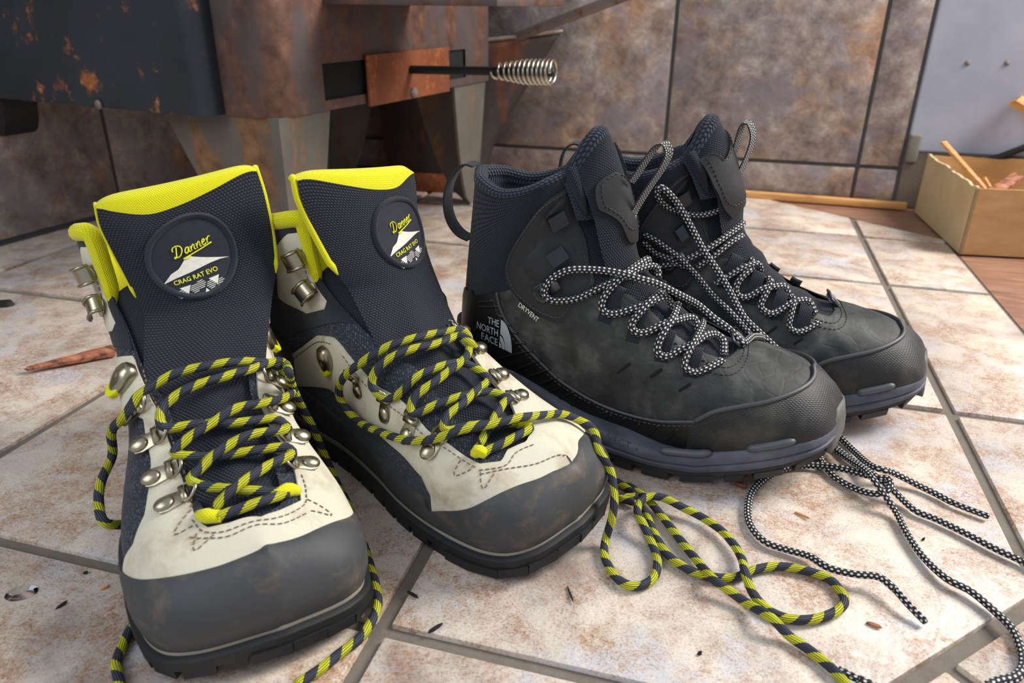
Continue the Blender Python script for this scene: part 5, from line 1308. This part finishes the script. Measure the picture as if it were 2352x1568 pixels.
    A = crom(np.array(spec['tongue'], float), 32); wt = spec['tongue'][-1][1]
    for (u_, w_, vc, hw) in A:
        f = max(0.0, (w_ - 190) / (wt - 190))
        rowsP.append(np.stack([u_ - 22 * np.abs(pp) ** 2.0 * (1 - 0.25 * f), vc + hw * pp, w_ - (26 * f) * np.abs(pp) ** 2.4 + 0 * pp], 1) / 1000)
    G = np.array(rowsP)
    for it in range(4): G[18:27] = 0.25 * G[17:26] + 0.5 * G[18:27] + 0.25 * G[19:28]
    nr_ = len(G); arc = np.concatenate([[0], np.cumsum(np.linalg.norm(np.diff(G[:, m // 2], axis=0), axis=1))])
    across = np.concatenate([np.zeros((nr_, 1)), np.cumsum(np.linalg.norm(np.diff(G, axis=1), axis=2), axis=1)], 1)
    UV = np.stack([across, np.tile(arc[:, None], (1, m))], -1).reshape(-1, 2)
    F = [(i * m + j, i * m + j + 1, (i + 1) * m + j + 1, (i + 1) * m + j) for i in range(nr_ - 1) for j in range(m - 1)]
    tong = mesh('tongue', G.reshape(-1, 3), F, M_KNIT, root, uv=UV, local=True, label='padded navy knit tongue')
    top = [G[-1]]
    for du, dw in ((-2, 4), (-6, 6), (-11, 5), (-15, 0), (-16, -8)): top.append(G[-1] + np.array([du, 0, dw]) / 1000 * (1 - 0.45 * np.abs(pp[:, None]) ** 3))
    back = []
    for i in range(nr_ - 2, 26, -1): B = G[i].copy(); B[:, 0] -= 0.014; back.append(B)
    Yr = np.array(top + back); k_ = len(Yr)
    UV = np.stack([np.tile(np.linspace(0, 0.08, m), (k_, 1)), np.tile(np.linspace(0, 0.1, k_)[:, None], (1, m))], -1).reshape(-1, 2)
    mesh('tongue_top', Yr.reshape(-1, 3), [(i * m + j, i * m + j + 1, (i + 1) * m + j + 1, (i + 1) * m + j) for i in range(k_ - 1) for j in range(m - 1)], M_KNIT2, tong, uv=UV, local=True, label='ribbed knit top of the tongue')
    for e in (0, m - 1):                                        # close the sides
        P = resample(G[30:, e] + np.array([-0.006, -0.003 * np.sign(G[30, e, 1]), 0]), 0.003); g = tube_geo(P, np.interp(np.linspace(0, 1, len(P)), [0, 0.4, 1], [0.001, 0.0045, 0.0070]), 10); mesh('tongue_edge', g[0], g[1], M_KNIT, tong, uv=g[2] * np.array([1, 0.045]), local=True)
    # leather patch, built on the tongue grid as (row, column) outline
    i1 = nr_ - 1
    def tg(r, c_, d):
        r = np.clip(r, 0, nr_ - 1.001); c_ = np.clip(c_, 0, m - 1.001); i = int(r); j = int(c_); f = r - i; g_ = c_ - j
        P = (G[i, j] * (1 - f) + G[i + 1, j] * f) * (1 - g_) + (G[i, j + 1] * (1 - f) + G[i + 1, j + 1] * f) * g_
        nn = np.cross(G[i, j + 1] - G[i, j], G[i + 1, j] - G[i, j]); return P + nn / np.linalg.norm(nn) * d
    gr, gc = np.meshgrid(np.linspace(0, nr_ - 1, nr_ * 4), np.linspace(0, m - 1, m * 4), indexing='ij'); gi = np.minimum(gr.astype(int), nr_ - 2); gj = np.minimum(gc.astype(int), m - 2); gf, gg = (gr - gi)[..., None], (gc - gj)[..., None]
    GP = (G[gi, gj] * (1 - gf) + G[gi + 1, gj] * gf) * (1 - gg) + (G[gi, gj + 1] * (1 - gf) + G[gi + 1, gj + 1] * gf) * gg
    GN = np.cross(G[gi, gj + 1] - G[gi, gj], G[gi + 1, gj] - G[gi, gj]); gpx, _d = project(S.world(GP.reshape(-1, 3))); fac = ((S.local(CAMP) - GP) * GN).sum(-1).ravel() > 0
    def ttr(p_):
        d_ = np.hypot(gpx[:, 0] - p_[0], gpx[:, 1] - p_[1]) + np.where(fac, 0, 60); k2 = int(np.argmin(d_)); return (gr.ravel()[k2], gc.ravel()[k2])
    out = [ttr(p_) if p_[0] > 60 else p_ for p_ in spec['patch']]; Bd = resample(crom(np.array(out, float), len(out) * 5, closed=True), 0.8, closed=True)
    gx, gy = np.meshgrid(np.arange(0, nr_, 1.0), np.arange(0, m, 1.0), indexing='ij'); Q = np.stack([gx.ravel(), gy.ravel()], 1)
    ins = []
    for p_ in Q:
        r_ = False; j = len(Bd) - 1
        for i in range(len(Bd)):
            if (Bd[i][1] > p_[1]) != (Bd[j][1] > p_[1]) and p_[0] < (Bd[j][0] - Bd[i][0]) * (p_[1] - Bd[i][1]) / (Bd[j][1] - Bd[i][1]) + Bd[i][0]: r_ = not r_
            j = i
        if r_ and np.min(np.hypot(*(Bd - p_).T)) > 0.4: ins.append(p_)
    allq = np.vstack([Bd, np.array(ins)]); tri = geometry.delaunay_2d_cdt([Vector(p_) for p_ in allq], [(i, (i + 1) % len(Bd)) for i in range(len(Bd))], [], 1, 1e-6)
    tv = np.array([tuple(v_) for v_ in tri[0]]); nb = len(Bd)
    V = [tg(p_[0], p_[1], 0.0020) for p_ in tv]; F = [tuple(f) for f in tri[2]]; base = len(V)
    V += [tg(p_[0], p_[1], -0.0005) for p_ in tv[:nb]]; F += [(i, (i + 1) % nb, base + (i + 1) % nb, base + i) for i in range(nb)]
    patch = mesh('tongue_patch', V, F, M_LEA, tong, local=True, label='smooth black leather patch'); sharp(patch, 50)
    gs = []
    cen = Bd.mean(0)
    Pb = np.array([tg(*(cen + (p_ - cen) * 0.86), 0.0024) for p_ in Bd]); Pb = resample(np.vstack([Pb, Pb[:1]]), 0.0008)
    for kk in range(0, len(Pb) - 4, 5): gs.append(tube_geo(Pb[[kk, kk + 1, kk + 3]], 0.0004, 4, caps=False))
    V, F, U_ = join_geo(gs); mesh('stitching', V, F, M_BLKTH, patch, local=True)
    # tongue pull loop (dotted webbing) and heel pull loop
    lc = Lacer(S)
    P = smooth_path(lc.pts(spec['pull']), 0.003); g = strip_geo(P, spec['pullw'], 0.0075, 0.0012); mesh('tongue_pull', g[0], g[1], M_DOTW, tong, smooth=False, uv=g[2], local=True, label='dotted grey webbing pull loop')
    P = smooth_path(np.array(spec['heel']) / 1000.0, 0.003); g = strip_geo(P, (0, 1, 0), 0.016, 0.0015); mesh('heel_pull', g[0], g[1], M_WEB, root, smooth=False, uv=g[2], local=True, label='black webbing heel loop')
    # toe keeper of the lacing
    P = crom(np.array([S.off(np.array(a_), np.array(b_), d_) for a_, b_, d_ in ((2.55, 0.0, 0.002), (2.75, 0.0, 0.006), (2.95, 0.0, 0.0075), (2.95, 0.0, 0.0045), (2.7, 0.0, 0.003))]), 16)
    g = strip_geo(P, (0, 1, 0), 0.012, 0.0012); mesh('lace_keeper', g[0], g[1], M_DOTW, root, smooth=False, uv=g[2], local=True)
    P = crom(np.array([S.off(np.array(a_), np.array(b_), d_) for a_, b_, d_ in ((2.72, -0.30, 0.004), (2.98, -0.32, 0.008), (3.04, 0.0, 0.0095), (2.98, 0.32, 0.008), (2.72, 0.30, 0.004))]), 20)
    g = tube_geo(P, 0.0012, 6); mesh('keeper_ring', g[0], g[1], M_BHOOK, root, local=True)
    # ---- laces
    for i, seg in enumerate(spec['laces']):
        P = smooth_path(lc.pts(seg[0]), 0.0022); nt = min(12, len(P) // 2) if seg[1] else 1
        g = tube_geo(P[:len(P) - nt + 1], 0.0029, 12, 0.8, u0=i * 0.011); o_ = mesh('lace', g[0], g[1], M_LD, root, uv=g[2], local=True)
        if seg[1]:
            g = tube_geo(P[-nt:], 0.0022, 10); mesh('aglet', g[0], g[1], M_LDG, o_, uv=g[2], local=True, label='stiff glossy lace tip')
    return root, S
# rib positions read off the near boot's side
_r = bpy.data.objects.new('probe', None); _r.location = (POSE['T1'][0], POSE['T1'][1], 0); _r.rotation_euler = (0, 0, math.radians(POSE['T1'][2]))
_S = Surf(NETT_R, _r); bpy.data.objects.remove(_r)
for p0, p1 in (((1100, 693), (1133, 689)), ((1100, 702), (1146, 704)), ((1142, 724), (1158, 727)), ((1166, 744), (1173, 745)), ((1178, 764), (1188, 765)), ((1184, 789), (1205, 786)), ((1140, 826), (1222, 807)), ((1183, 846), (1241, 828)), ((1214, 865), (1262, 847)), ((1240, 880), (1281, 867)), ((1263, 899), (1300, 884)), ((1287, 916), (1320, 899)), ((1312, 932), (1345, 912)), ((1338, 948), (1370, 926)), ((1365, 965), (1395, 945)), ((1390, 980), (1402, 948)), ((1410, 988), (1436, 960)), ((1450, 1000), (1472, 971)), ((1490, 1005), (1512, 976)), ((1526, 1010), (1558, 982))):
    a, b = _S.trace(*p0); c, d = _S.trace(*p1); RIBS.append((a, min(abs(b), 3.85), c, abs(d)))
T1spec = dict(lat=-1,
    tongue=[(143, 178, -2, 30), (139, 194, -2, 31), (134, 210, -2, 31), (128, 226, -2, 29), (122, 240, -2, 26), (117, 250, -2, 22)],
    patch=[(1409, 396), (1392, 405), (1371, 422), (1366, 446), (1374, 480), (1395, 491), (1419, 508), (1436, 542), (1450, 556), (1474, 540), (26, 14), (33, 16), (40, 18), (45, 19), (49, 16), (1450, 412), (1430, 406)],
    pull=[('v', 1452, 500, -6), ('v', 1456, 488, -5), ('v', 1485, 440, -4), ('v', 1522, 385, -3), ('v', 1537, 350, -3), ('v', 1526, 328, -3), ('v', 1505, 340, -3), ('v', 1480, 375, -4), ('v', 1462, 402, -5), ('v', 1450, 418, -6)], pullw=(0.62, 0.74, 0.25),
    heel=[(8, 0, 218), (0, 0, 219), (-10, 0, 212), (-17, 0, 198), (-19, 0, 184), (-16, 0, 170), (-8, 0, 160), (2, 0, 156)],
    laces=[([('b', 1657, 829, 3), ('b', 1625, 848, 4), ('b', 1598, 857, 4), ('b', 1580, 852, 6), ('b', 1571, 838, 7), ('b', 1580, 810, 8), ('b', 1593, 785, 8), ('b', 1604, 760, 7), ('b', 1612, 742, 4)], 0),
           ([('b', 1662, 815, 2), ('b', 1655, 790, 5), ('b', 1637, 777, 6), ('b', 1612, 781, 7), ('b', 1590, 793, 6), ('b', 1560, 806, 5), ('b', 1533, 819, 5), ('b', 1512, 812, 6), ('b', 1509, 795, 7), ('b', 1520, 764, 8), ('b', 1534, 738, 8), ('b', 1547, 712, 6), ('b', 1554, 700, 3)], 0),
           ([('b', 1604, 768, 3), ('b', 1590, 746, 6), ('b', 1574, 738, 7), ('b', 1545, 741, 7), ('b', 1520, 748, 6), ('b', 1480, 764, 5), ('b', 1457, 758, 6), ('b', 1451, 742, 7), ('b', 1470, 716, 8), ('b', 1490, 694, 8), ('b', 1506, 680, 6), ('b', 1512, 668, 4)], 0),
           ([('b', 1540, 710, 3), ('b', 1528, 694, 6), ('b', 1510, 690, 7), ('b', 1481, 700, 6), ('b', 1445, 710, 5), ('b', 1412, 718, 5), ('b', 1392, 714, 6), ('b', 1383, 700, 7), ('b', 1391, 676, 7), ('b', 1412, 651, 8), ('b', 1440, 628, 8), ('b', 1472, 605, 7), ('b', 1490, 598, 5), ('b', 1496, 604, 2)], 0),
           ([('b', 1506, 640, 3), ('b', 1500, 625, 6), ('b', 1485, 619, 7), ('b', 1459, 624, 7), ('b', 1427, 642, 8), ('b', 1373, 664, 6), ('b', 1330, 683, 6), ('b', 1290, 689, 7), ('b', 1268, 682, 8), ('b', 1256, 664, 8), ('b', 1268, 636, 8), ('b', 1306, 619, 9), ('b', 1357, 622, 10), ('b', 1409, 636, 14), ('b', 1460, 656, 15), ('b', 1492, 668, 14), ('b', 1535, 695, 14), ('b', 1578, 721, 13), ('b', 1622, 750, 11), ('b', 1665, 774, 9), ('b', 1700, 797, 6), ('s', 2.48, 0.5, 5), ('s', 2.42, 1.4, 5), ('s', 2.45, 2.6, 6), ('l', 252, 70, 20), ('l', 268, 72, 6), ('f', 1899, 1013, 4), ('f', 1949, 1049, 5), ('f', 1989, 1076, 9), ('f', 2020, 1100, 12), ('f', 2047, 1121, 10), ('f', 2074, 1148, 5), ('f', 2105, 1174, 4), ('f', 2150, 1192, 4), ('f', 2217, 1224, 4), ('f', 2284, 1259, 4), ('f', 2352, 1291, 4), ('f', 2400, 1320, 4)], 0),
           ([('l', 262, 60, 5), ('f', 1873, 1031, 4), ('f', 1886, 1058, 4), ('f', 1917, 1094, 4), ('f', 1962, 1121, 4), ('f', 2012, 1134, 8), ('f', 2042, 1122, 13), ('f', 2040, 1100, 15), ('f', 2018, 1098, 13), ('f', 1971, 1085, 10), ('f', 1926, 1074, 8), ('f', 1881, 1069, 5), ('f', 1837, 1069, 4), ('f', 1792, 1078, 4), ('f', 1752, 1103, 4), ('f', 1725, 1134, 4), ('f', 1718, 1179, 4), ('f', 1729, 1215, 4), ('f', 1761, 1246, 4), ('f', 1814, 1264, 4), ('f', 1859, 1277, 5), ('f', 1904, 1304, 7), ('f', 1962, 1318, 9), ('f', 2016, 1324, 10), ('f', 2051, 1349, 9), ('f', 2087, 1389, 7), ('f', 2127, 1429, 4)], 1),
           ([('f', 2030, 1590, 4), ('f', 1998, 1572, 4), ('f', 1962, 1555, 4), ('f', 1926, 1537, 4)], 1)])
RT1, ST1 = tnf('T1', NETT_R, 'black leather winter boot with side logo, nearer one of the black pair', T1spec)
T2spec = dict(lat=1,
    tongue=[(143, 178, -4, 30), (139, 194, -5, 31), (133, 210, -6, 31), (127, 226, -7, 29), (120, 240, -8, 26), (114, 250, -8, 22)],
    patch=[(1626, 358), (1608, 370), (1606, 395), (1612, 425), (1643, 439), (1657, 473), (1674, 494), (1688, 490), (26, 15), (33, 17), (40, 19), (45, 20), (49, 17), (1665, 364), (1645, 361)],
    pull=[('v', 1676, 452, -10), ('v', 1682, 436, -9), ('v', 1700, 395, -8), ('v', 1722, 345, -8), ('v', 1730, 310, -8), ('v', 1722, 284, -8), ('v', 1708, 284, -8), ('v', 1698, 310, -8), ('v', 1688, 345, -9), ('v', 1676, 366, -10)], pullw=(0.62, 0.74, 0.25),
    heel=[(8, 0, 218), (2, 0, 222), (-8, 0, 226), (-17, 0, 218), (-20, 0, 200), (-17, 0, 180), (-9, 0, 166), (2, 0, 158)],
    laces=[([('b', 1879, 742, 3), ('b', 1838, 762, 4), ('b', 1812, 754, 6), ('b', 1808, 740, 7), ('b', 1812, 715, 7), ('b', 1818, 696, 6), ('b', 1815, 682, 3)], 0),
           ([('b', 1872, 720, 2), ('b', 1850, 698, 6), ('b', 1830, 694, 6), ('b', 1810, 698, 6), ('b', 1775, 720, 5), ('b', 1750, 712, 6), ('b', 1741, 698, 7), ('b', 1754, 672, 7), ('b', 1762, 650, 6), ('b', 1758, 636, 3)], 0),
           ([('b', 1812, 682, 2), ('b', 1795, 663, 6), ('b', 1770, 660, 6), ('b', 1746, 664, 6), ('b', 1712, 681, 5), ('b', 1692, 675, 6), ('b', 1686, 656, 7), ('b', 1700, 636, 7), ('b', 1716, 622, 6), ('b', 1726, 610, 4), ('b', 1722, 594, 3)], 0),
           ([('b', 1745, 622, 2), ('b', 1733, 610, 6), ('b', 1715, 612, 7), ('b', 1695, 620, 7), ('b', 1662, 640, 6), ('b', 1640, 650, 5)], 0),
           ([('b', 1700, 543, 3), ('b', 1690, 548, 7), ('b', 1664, 564, 7), ('b', 1631, 590, 6), ('b', 1600, 612, 5)], 0),
           ([('b', 1702, 512, 2), ('b', 1694, 520, 7), ('b', 1657, 546, 8), ('b', 1619, 572, 8), ('b', 1575, 592, 6), ('b', 1545, 604, 5), ('b', 1515, 606, 5)], 0),
           ([('b', 1697, 465, 2), ('b', 1690, 469, 7), ('b', 1670, 475, 8), ('b', 1631, 489, 8), ('b', 1593, 495, 7), ('b', 1550, 484, 7), ('b', 1524, 470, 7), ('b', 1508, 446, 8), ('b', 1512, 428, 9), ('b', 1524, 432, 10), ('b', 1542, 460, 11), ('b', 1573, 518, 13), ('b', 1606, 574, 14), ('b', 1636, 618, 15), ('b', 1670, 668, 15), ('v', 1708, 727, -62), ('v', 1746, 765, -68), ('v', 1782, 799, -72), ('v', 1812, 828, -72), ('f', 1880, 950, 8), ('f', 1926, 1000, 4), ('f', 1962, 1036, 4), ('f', 1998, 1067, 10), ('f', 2025, 1078, 13), ('f', 2051, 1085, 10), ('f', 2105, 1112, 5), ('f', 2150, 1134, 4), ('f', 2195, 1157, 4), ('f', 2271, 1186, 4)], 1),
           ([('b', 1478, 535, 6), ('b', 1500, 545, 8), ('b', 1520, 560, 9), ('b', 1555, 588, 10), ('b', 1593, 626, 11), ('b', 1631, 670, 12), ('v', 1670, 708, -60), ('v', 1708, 749, -66), ('v', 1738, 788, -69), ('f', 1850, 955, 10), ('f', 1900, 1016, 7), ('f', 1945, 1052, 10), ('f', 1989, 1081, 17), ('f', 2011, 1107, 18), ('f', 2034, 1139, 12), ('f', 2060, 1179, 5), ('f', 2083, 1224, 4), ('f', 2119, 1277, 4), ('f', 2172, 1327, 5), ('f', 2230, 1358, 5), ('f', 2284, 1403, 4), ('f', 2324, 1443, 4), ('f', 2345, 1488, 4), ('f', 2350, 1530, 4), ('f', 2330, 1556, 4), ('f', 2290, 1566, 4), ('f', 2240, 1590, 4)], 0),
           ([('b', 1476, 552, 5), ('b', 1504, 579, 6), ('b', 1540, 594, 6), ('b', 1570, 610, 6)], 0)])
tnf('T2', NETT_L, 'black leather winter boot standing behind its twin, nearest the cardboard box', T2spec)
# ---- lettering on the near boot
def decal(S, root, V, F, org, ex, ey, d, mat, name='lettering', parent=None):
    """flat artwork (x right, y up, photo pixels around org) laid on the surface at the traced place"""
    P = []
    for v_ in V:
        px = org[0] + ex[0] * v_[0] + ey[0] * v_[1]; py = org[1] + ex[1] * v_[0] + ey[1] * v_[1]
        P.append((px, py))
    # local linear patch through three traced points keeps letters crisp
    def P3(px, py): a, b = S.trace(px, py); return S.off(np.array(a), np.array(b), d)
    pts = np.array(P); lo, hi = pts.min(0), pts.max(0)
    gx = np.linspace(lo[0], hi[0], 4); gy = np.linspace(lo[1], hi[1], 4)
    A = []; B = []
    for a in gx:
        for b in gy: A.append([1, a - org[0], b - org[1], (a - org[0]) ** 2, (a - org[0]) * (b - org[1]), (b - org[1]) ** 2]); B.append(P3(a, b))
    C, *_ = np.linalg.lstsq(np.array(A), np.array(B), rcond=None)
    X = pts - np.array(org); W = np.stack([np.ones(len(X)), X[:, 0], X[:, 1], X[:, 0] ** 2, X[:, 0] * X[:, 1], X[:, 1] ** 2], 1) @ C
    return mesh(name, W, F, mat, parent or root, smooth=False, local=True)
ex_ = np.array([0.93, 0.38]); ey_ = np.array([0.02, -1.0])
for txt, ox, oy in (('THE', 1136, 738.5), ('NORTH', 1122.5, 755), ('FACE', 1127, 777)):
    V, F = text_geo(txt, 22, offset=0.25); V[:, 0] *= {'THE': 0.72, 'NORTH': 0.70, 'FACE': 0.77}[txt]
    decal(ST1, RT1, V, F, (ox, oy), ex_, ey_, 0.0034, M_LOGO)
def arcs(r0, r1, n=14):
    a = np.linspace(0, math.pi / 2, n); V = [(r1 * math.cos(t), r1 * math.sin(t)) for t in a] + [(r0 * math.cos(t), r0 * math.sin(t)) for t in a]
    return np.array(V), [(i, i + 1, n + i + 1, n + i) for i in range(n - 1)]
for r0, r1 in ((31, 64), (15, 28.5), (1, 12.5)):
    V, F = arcs(r0, r1); V[:, 0] *= 0.47; V[:, 1] *= 0.98
    decal(ST1, RT1, V, F, (1149, 796), np.array([0.94, 0.42]), np.array([0.06, -1.0]), 0.0034, M_LOGO, 'logo')
V, F = text_geo('DRYVENT', 14.5, offset=0.15); V[:, 0] *= 0.92
decal(ST1, RT1, V, F, (1215, 716), np.array([0.78, 0.60]), np.array([0.45, -0.9]), 0.0036, M_WPR)

from mathutils.bvhtree import BVHTree
bt = BVHTree.FromPolygons([v_.co for v_ in T1spec['mid'].data.vertices], [tuple(p_.vertices) for p_ in T1spec['mid'].data.polygons])
V, F = text_geo('VECTIV', 24); o_ = Vector(ST1.local(CAMP)); W = []
for v_ in V:
    px = 1432 + v_[0] * 1.02 * 0.93 + v_[1] * 0.05; py = 1018 + v_[0] * 0.36 - v_[1] * 0.9
    h = bt.ray_cast(o_, Vector(ST1.Mi[:3, :3] @ ray(px, py)).normalized())
    W.append(tuple(h[0] + h[1] * 0.0003) if h[0] is not None else None)
if all(w is not None for w in W): mesh('lettering', W, F, plain('embossed_letter', srgb(56, 57, 66), 0.6), T1spec['mid'], smooth=False, local=True)
else: print('VECTIV missed', sum(w is None for w in W))
# ------------------------------------------------------------------ cardboard box with kindling
b0 = at(2095, 482); b1 = at(2203, 584); b2 = at(2360, 592)
bx_f = b2 - b1; bx_f /= np.linalg.norm(bx_f); bx_s = b0 - b1; bx_s /= np.linalg.norm(bx_s)
BW, BD = 0.235, float(np.linalg.norm(b0 - b1)) - 0.012; BH = 0.098
carton = thing('cardboard_box', 'open cardboard box with torn rim holding kindling beside the wall', 'box', tuple(b1))
def bp(a, d, z): return b1 + bx_f * a + bx_s * d + np.array([0, 0, z])
def ragged(name, p0, p1, inn, mat, h0, h1, torn, seed):
    r = random.Random(seed); n = 26; V = []; F = []; t = 0.004
    for i in range(n + 1):
        f = i / n; h = h0 + (h1 - h0) * f + (r.uniform(-1, 1) * torn)
        P = p0 + (p1 - p0) * f
        for d in (0, 1):
            for z in (0.0, h): Q = P + inn * t * d; V.append((Q[0], Q[1], z + 0.0005))
    for i in range(n):
        o = i * 4; p = o + 4
        for a, b in ((0, 1), (1, 3), (3, 2), (2, 0)): F.append((o + a, o + b, p + b, p + a))
    F.append((0, 2, 3, 1)); q = n * 4; F.append((q, q + 1, q + 3, q + 2))
    o_ = mesh(name, V, F, mat, carton, smooth=False)
    bm = bmesh.new(); bm.from_mesh(o_.data); bmesh.ops.recalc_face_normals(bm, faces=bm.faces[:]); bm.to_mesh(o_.data); bm.free(); return o_
ragged('front_panel', bp(0, 0, 0), bp(BW, 0, 0), bx_s, M_CARD, BH, BH, 0.0002, 1)
ragged('side_panel', bp(0, 0.0, 0), bp(0, BD, 0), bx_f, M_CARD2, BH + 0.001, BH + 0.004, 0.0016, 2)
ragged('side_panel', bp(BW, 0.0, 0), bp(BW, BD, 0), -bx_f, M_CARD2, BH, BH, 0.001, 3)
ragged('back_panel', bp(0, BD, 0), bp(BW, BD, 0), -bx_s, M_CARD, BH + 0.002, BH - 0.002, 0.0012, 4)
V = [tuple(bp(a, d, z)) for z in (0.001, 0.004) for a, d in ((0.004, 0.004), (BW - 0.004, 0.004), (BW - 0.004, BD - 0.004), (0.004, BD - 0.004))]
mesh('bottom_panel', V, [(0, 3, 2, 1), (4, 5, 6, 7), (0, 1, 5, 4), (1, 2, 6, 5), (2, 3, 7, 6), (3, 0, 4, 7)], M_CARD, carton, smooth=False)
def stick(name, label, p0, p1, w, t, mat, seed, cat='kindling', group='split kindling sticks', twist=0.3, taper=0.8):
    r = random.Random(seed); p0 = np.array(p0, float); p1 = np.array(p1, float); ax = p1 - p0; L = np.linalg.norm(ax); ax /= L
    up = np.array([0, 0, 1.0]); sd = np.cross(ax, up); sd /= np.linalg.norm(sd) + 1e-9; up = np.cross(sd, ax)
    V = []; F = []; n = 9; prof = [(-1, -1), (0.1, -1.15), (1, -0.8), (1.05, 0.3), (0.5, 1), (-0.5, 0.9), (-1.1, 0.1)]; m = len(prof)
    for i in range(n + 1):
        f = i / n; a = twist * (f - 0.5); s = 1 - (1 - taper) * f
        for (x, y) in prof:
            X = (x * math.cos(a) - y * math.sin(a)) * w / 2 * s * r.uniform(0.92, 1.08); Y = (x * math.sin(a) + y * math.cos(a)) * t / 2 * s * r.uniform(0.92, 1.08)
            e = (r.uniform(-0.25, 0.25) * w if i in (0, n) else 0); V.append(tuple(p0 + ax * (L * f + e) + sd * X + up * Y))
    for i in range(n):
        for k in range(m): F.append((i * m + k, i * m + (k + 1) % m, (i + 1) * m + (k + 1) % m, (i + 1) * m + k))
    F.append(tuple(range(m))[::-1]); F.append(tuple(n * m + k for k in range(m)))
    o = mesh(name, V, F, mat); sharp(o, 30)
    return tag(o, label, cat, group)
c_ = bp(BW * 0.5, BD * 0.5, 0)
sa = at_plane(2165, 325, bp(0, BD * 0.55, 0), bx_s); sb = at_plane(2262, 432, bp(0, BD * 0.42, 0), bx_s); dr = sb - sa
stick('kindling_stick', 'long pale kindling stick leaning up out of the box corner', sa, sb + dr * 0.35, 0.013, 0.008, M_PINE, 11)
sa = at_plane(2335, 405, bp(0, BD * 0.5, 0), bx_s); sb = at_plane(2290, 434, bp(0, BD * 0.35, 0), bx_s); dr = sb - sa
stick('kindling_stick', 'short dark-ended kindling stick poking over the box front rim', sa, sb + dr * 1.1, 0.018, 0.012, M_BARK, 12, taper=1.0)
sa = at_plane(2262, 408, bp(0, BD * 0.45, 0), bx_s); sb = at_plane(2276, 432, bp(0, BD * 0.4, 0), bx_s)
stick('kindling_stick', 'thin splinter of kindling beside the long stick in the box', sa, sb + (sb - sa) * 1.2, 0.005, 0.004, M_PINE, 13)
sa = at_y(2330, 228, WY - 0.018)
stick('kindling_stick', 'pale split stick leaning on the painted wall at the right picture edge', sa, (0.80, WY - 0.16, 0.012), 0.030, 0.020, M_PINE, 14, taper=1.05)
# dark iron bar behind the box
p0 = at_y(2288, 366, WY - 0.02); p1 = at_y(2400, 325, WY - 0.02)
p1[1] = WY - 0.010; p0[1] = WY - 0.014; dd_ = p1 - p0
Pp = smooth_path([p0 - dd_ * 0.12, p0, p0 * 0.5 + p1 * 0.5, p1, p1 + dd_ * 0.6], 0.01); g = tube_geo(Pp, 0.006, 10)
tag(mesh('iron_bar', g[0], g[1], M_IRON), 'black iron bar resting on the back rim of the cardboard box', 'iron bar')
# ------------------------------------------------------------------ bits on the floor
p0 = at(62, 846, 0.006); p1 = at(262, 803, 0.006)
stick('wood_splinter', 'reddish splinter of bark-edged wood on the tiles left of the boots', p1, p0, 0.014, 0.010, M_BARK, 21, 'wood splinter', None, 0.2, 0.35)
def chip(px, py, ln, wd, ang, mat, label, name='wood_chip', cat='wood chip', h=0.002):
    c = at(px, py, 0.0); r = random.Random(int(px * 7 + py)); n = 7; V = []; ca, sa = math.cos(ang), math.sin(ang)
    for z in (0.0006, h):
        for k in range(n):
            t = 2 * math.pi * k / n; q = r.uniform(0.75, 1.1) * (0.85 if z > 0.001 else 1)
            x, y = ln / 2 * math.cos(t) * q, wd / 2 * math.sin(t) * q; V.append((c[0] + x * ca - y * sa, c[1] + x * sa + y * ca, z + (0.0006 * math.cos(t))))
    F = [tuple(range(n))[::-1], tuple(n + k for k in range(n))] + [(k, (k + 1) % n, n + (k + 1) % n, n + k) for k in range(n)]
    return tag(mesh(name, V, F, mat, smooth=False), label, cat, 'crumbs of wood and bark on the tiles')
chip(1700, 1118, 0.012, 0.005, -0.8, M_BARK, 'orange-brown wood chip just below the near black boot', h=0.004)
chip(2006, 1438, 0.010, 0.003, -0.3, M_BARK, 'reddish bark sliver near the lace tip on the floor')
chip(197, 1318, 0.004, 0.002, 0.2, M_IRON, 'black crumb by the grout line left of the boots', 'bark_crumb', 'bark crumb')
chip(240, 1353, 0.007, 0.002, 0.9, M_PINE, 'small yellow wood flake beside the left toe cap')
chip(143, 1392, 0.008, 0.0018, 1.1, M_IRON, 'thin black crumb to the right of the water drop', 'bark_crumb', 'bark crumb')
chip(1310, 1368, 0.018, 0.0011, -1.1, M_IRON, 'long thin black needle in front of the second boot', 'pine_needle', 'needle')
chip(948, 1368, 0.012, 0.0022, -0.45, M_IRON, 'short dark splinter beside the wide grout joint', 'bark_crumb', 'bark crumb')
chip(1000, 1445, 0.012, 0.0024, 0.9, M_IRON, 'curved dark shaving lying across the front grout line', 'bark_crumb', 'bark crumb')
chip(1606, 1503, 0.003, 0.0024, 0.3, M_IRON, 'tiny dark grit speck low on the front tile', 'grit_speck', 'grit')
chip(2120, 1241, 0.0022, 0.0018, 0.3, M_IRON, 'tiny dark grit speck between the black laces', 'grit_speck', 'grit')
chip(1842, 1186, 0.014, 0.0016, -0.6, M_PINE, 'straw-coloured sliver inside the looped black lace')
chip(6, 702, 0.035, 0.016, 0.4, M_IRON, 'dark clump of ash at the left edge below the stove', 'ash_clump', 'ash', h=0.006)
# water drop
k = NT('water', 0.02, spec=0.5); k.p.inputs['Transmission Weight'].default_value = 1.0; k.p.inputs['IOR'].default_value = 1.33; k.col((1, 1, 1)); M_WATER = k.m
c = at(50, 1363); V, F = lathe_geo([(0.0095, 0.0005), (0.0090, 0.0013), (0.0074, 0.0021), (0.0042, 0.0026), (0.0004, 0.0028)], 24, Matrix.Translation(c) @ Matrix.Rotation(0.5, 4, 'Z') @ Matrix.Diagonal((1.0, 0.72, 1, 1)))
tag(mesh('water_drop', V, F, M_WATER), 'single clear water drop on the tile at the left edge', 'water drop')
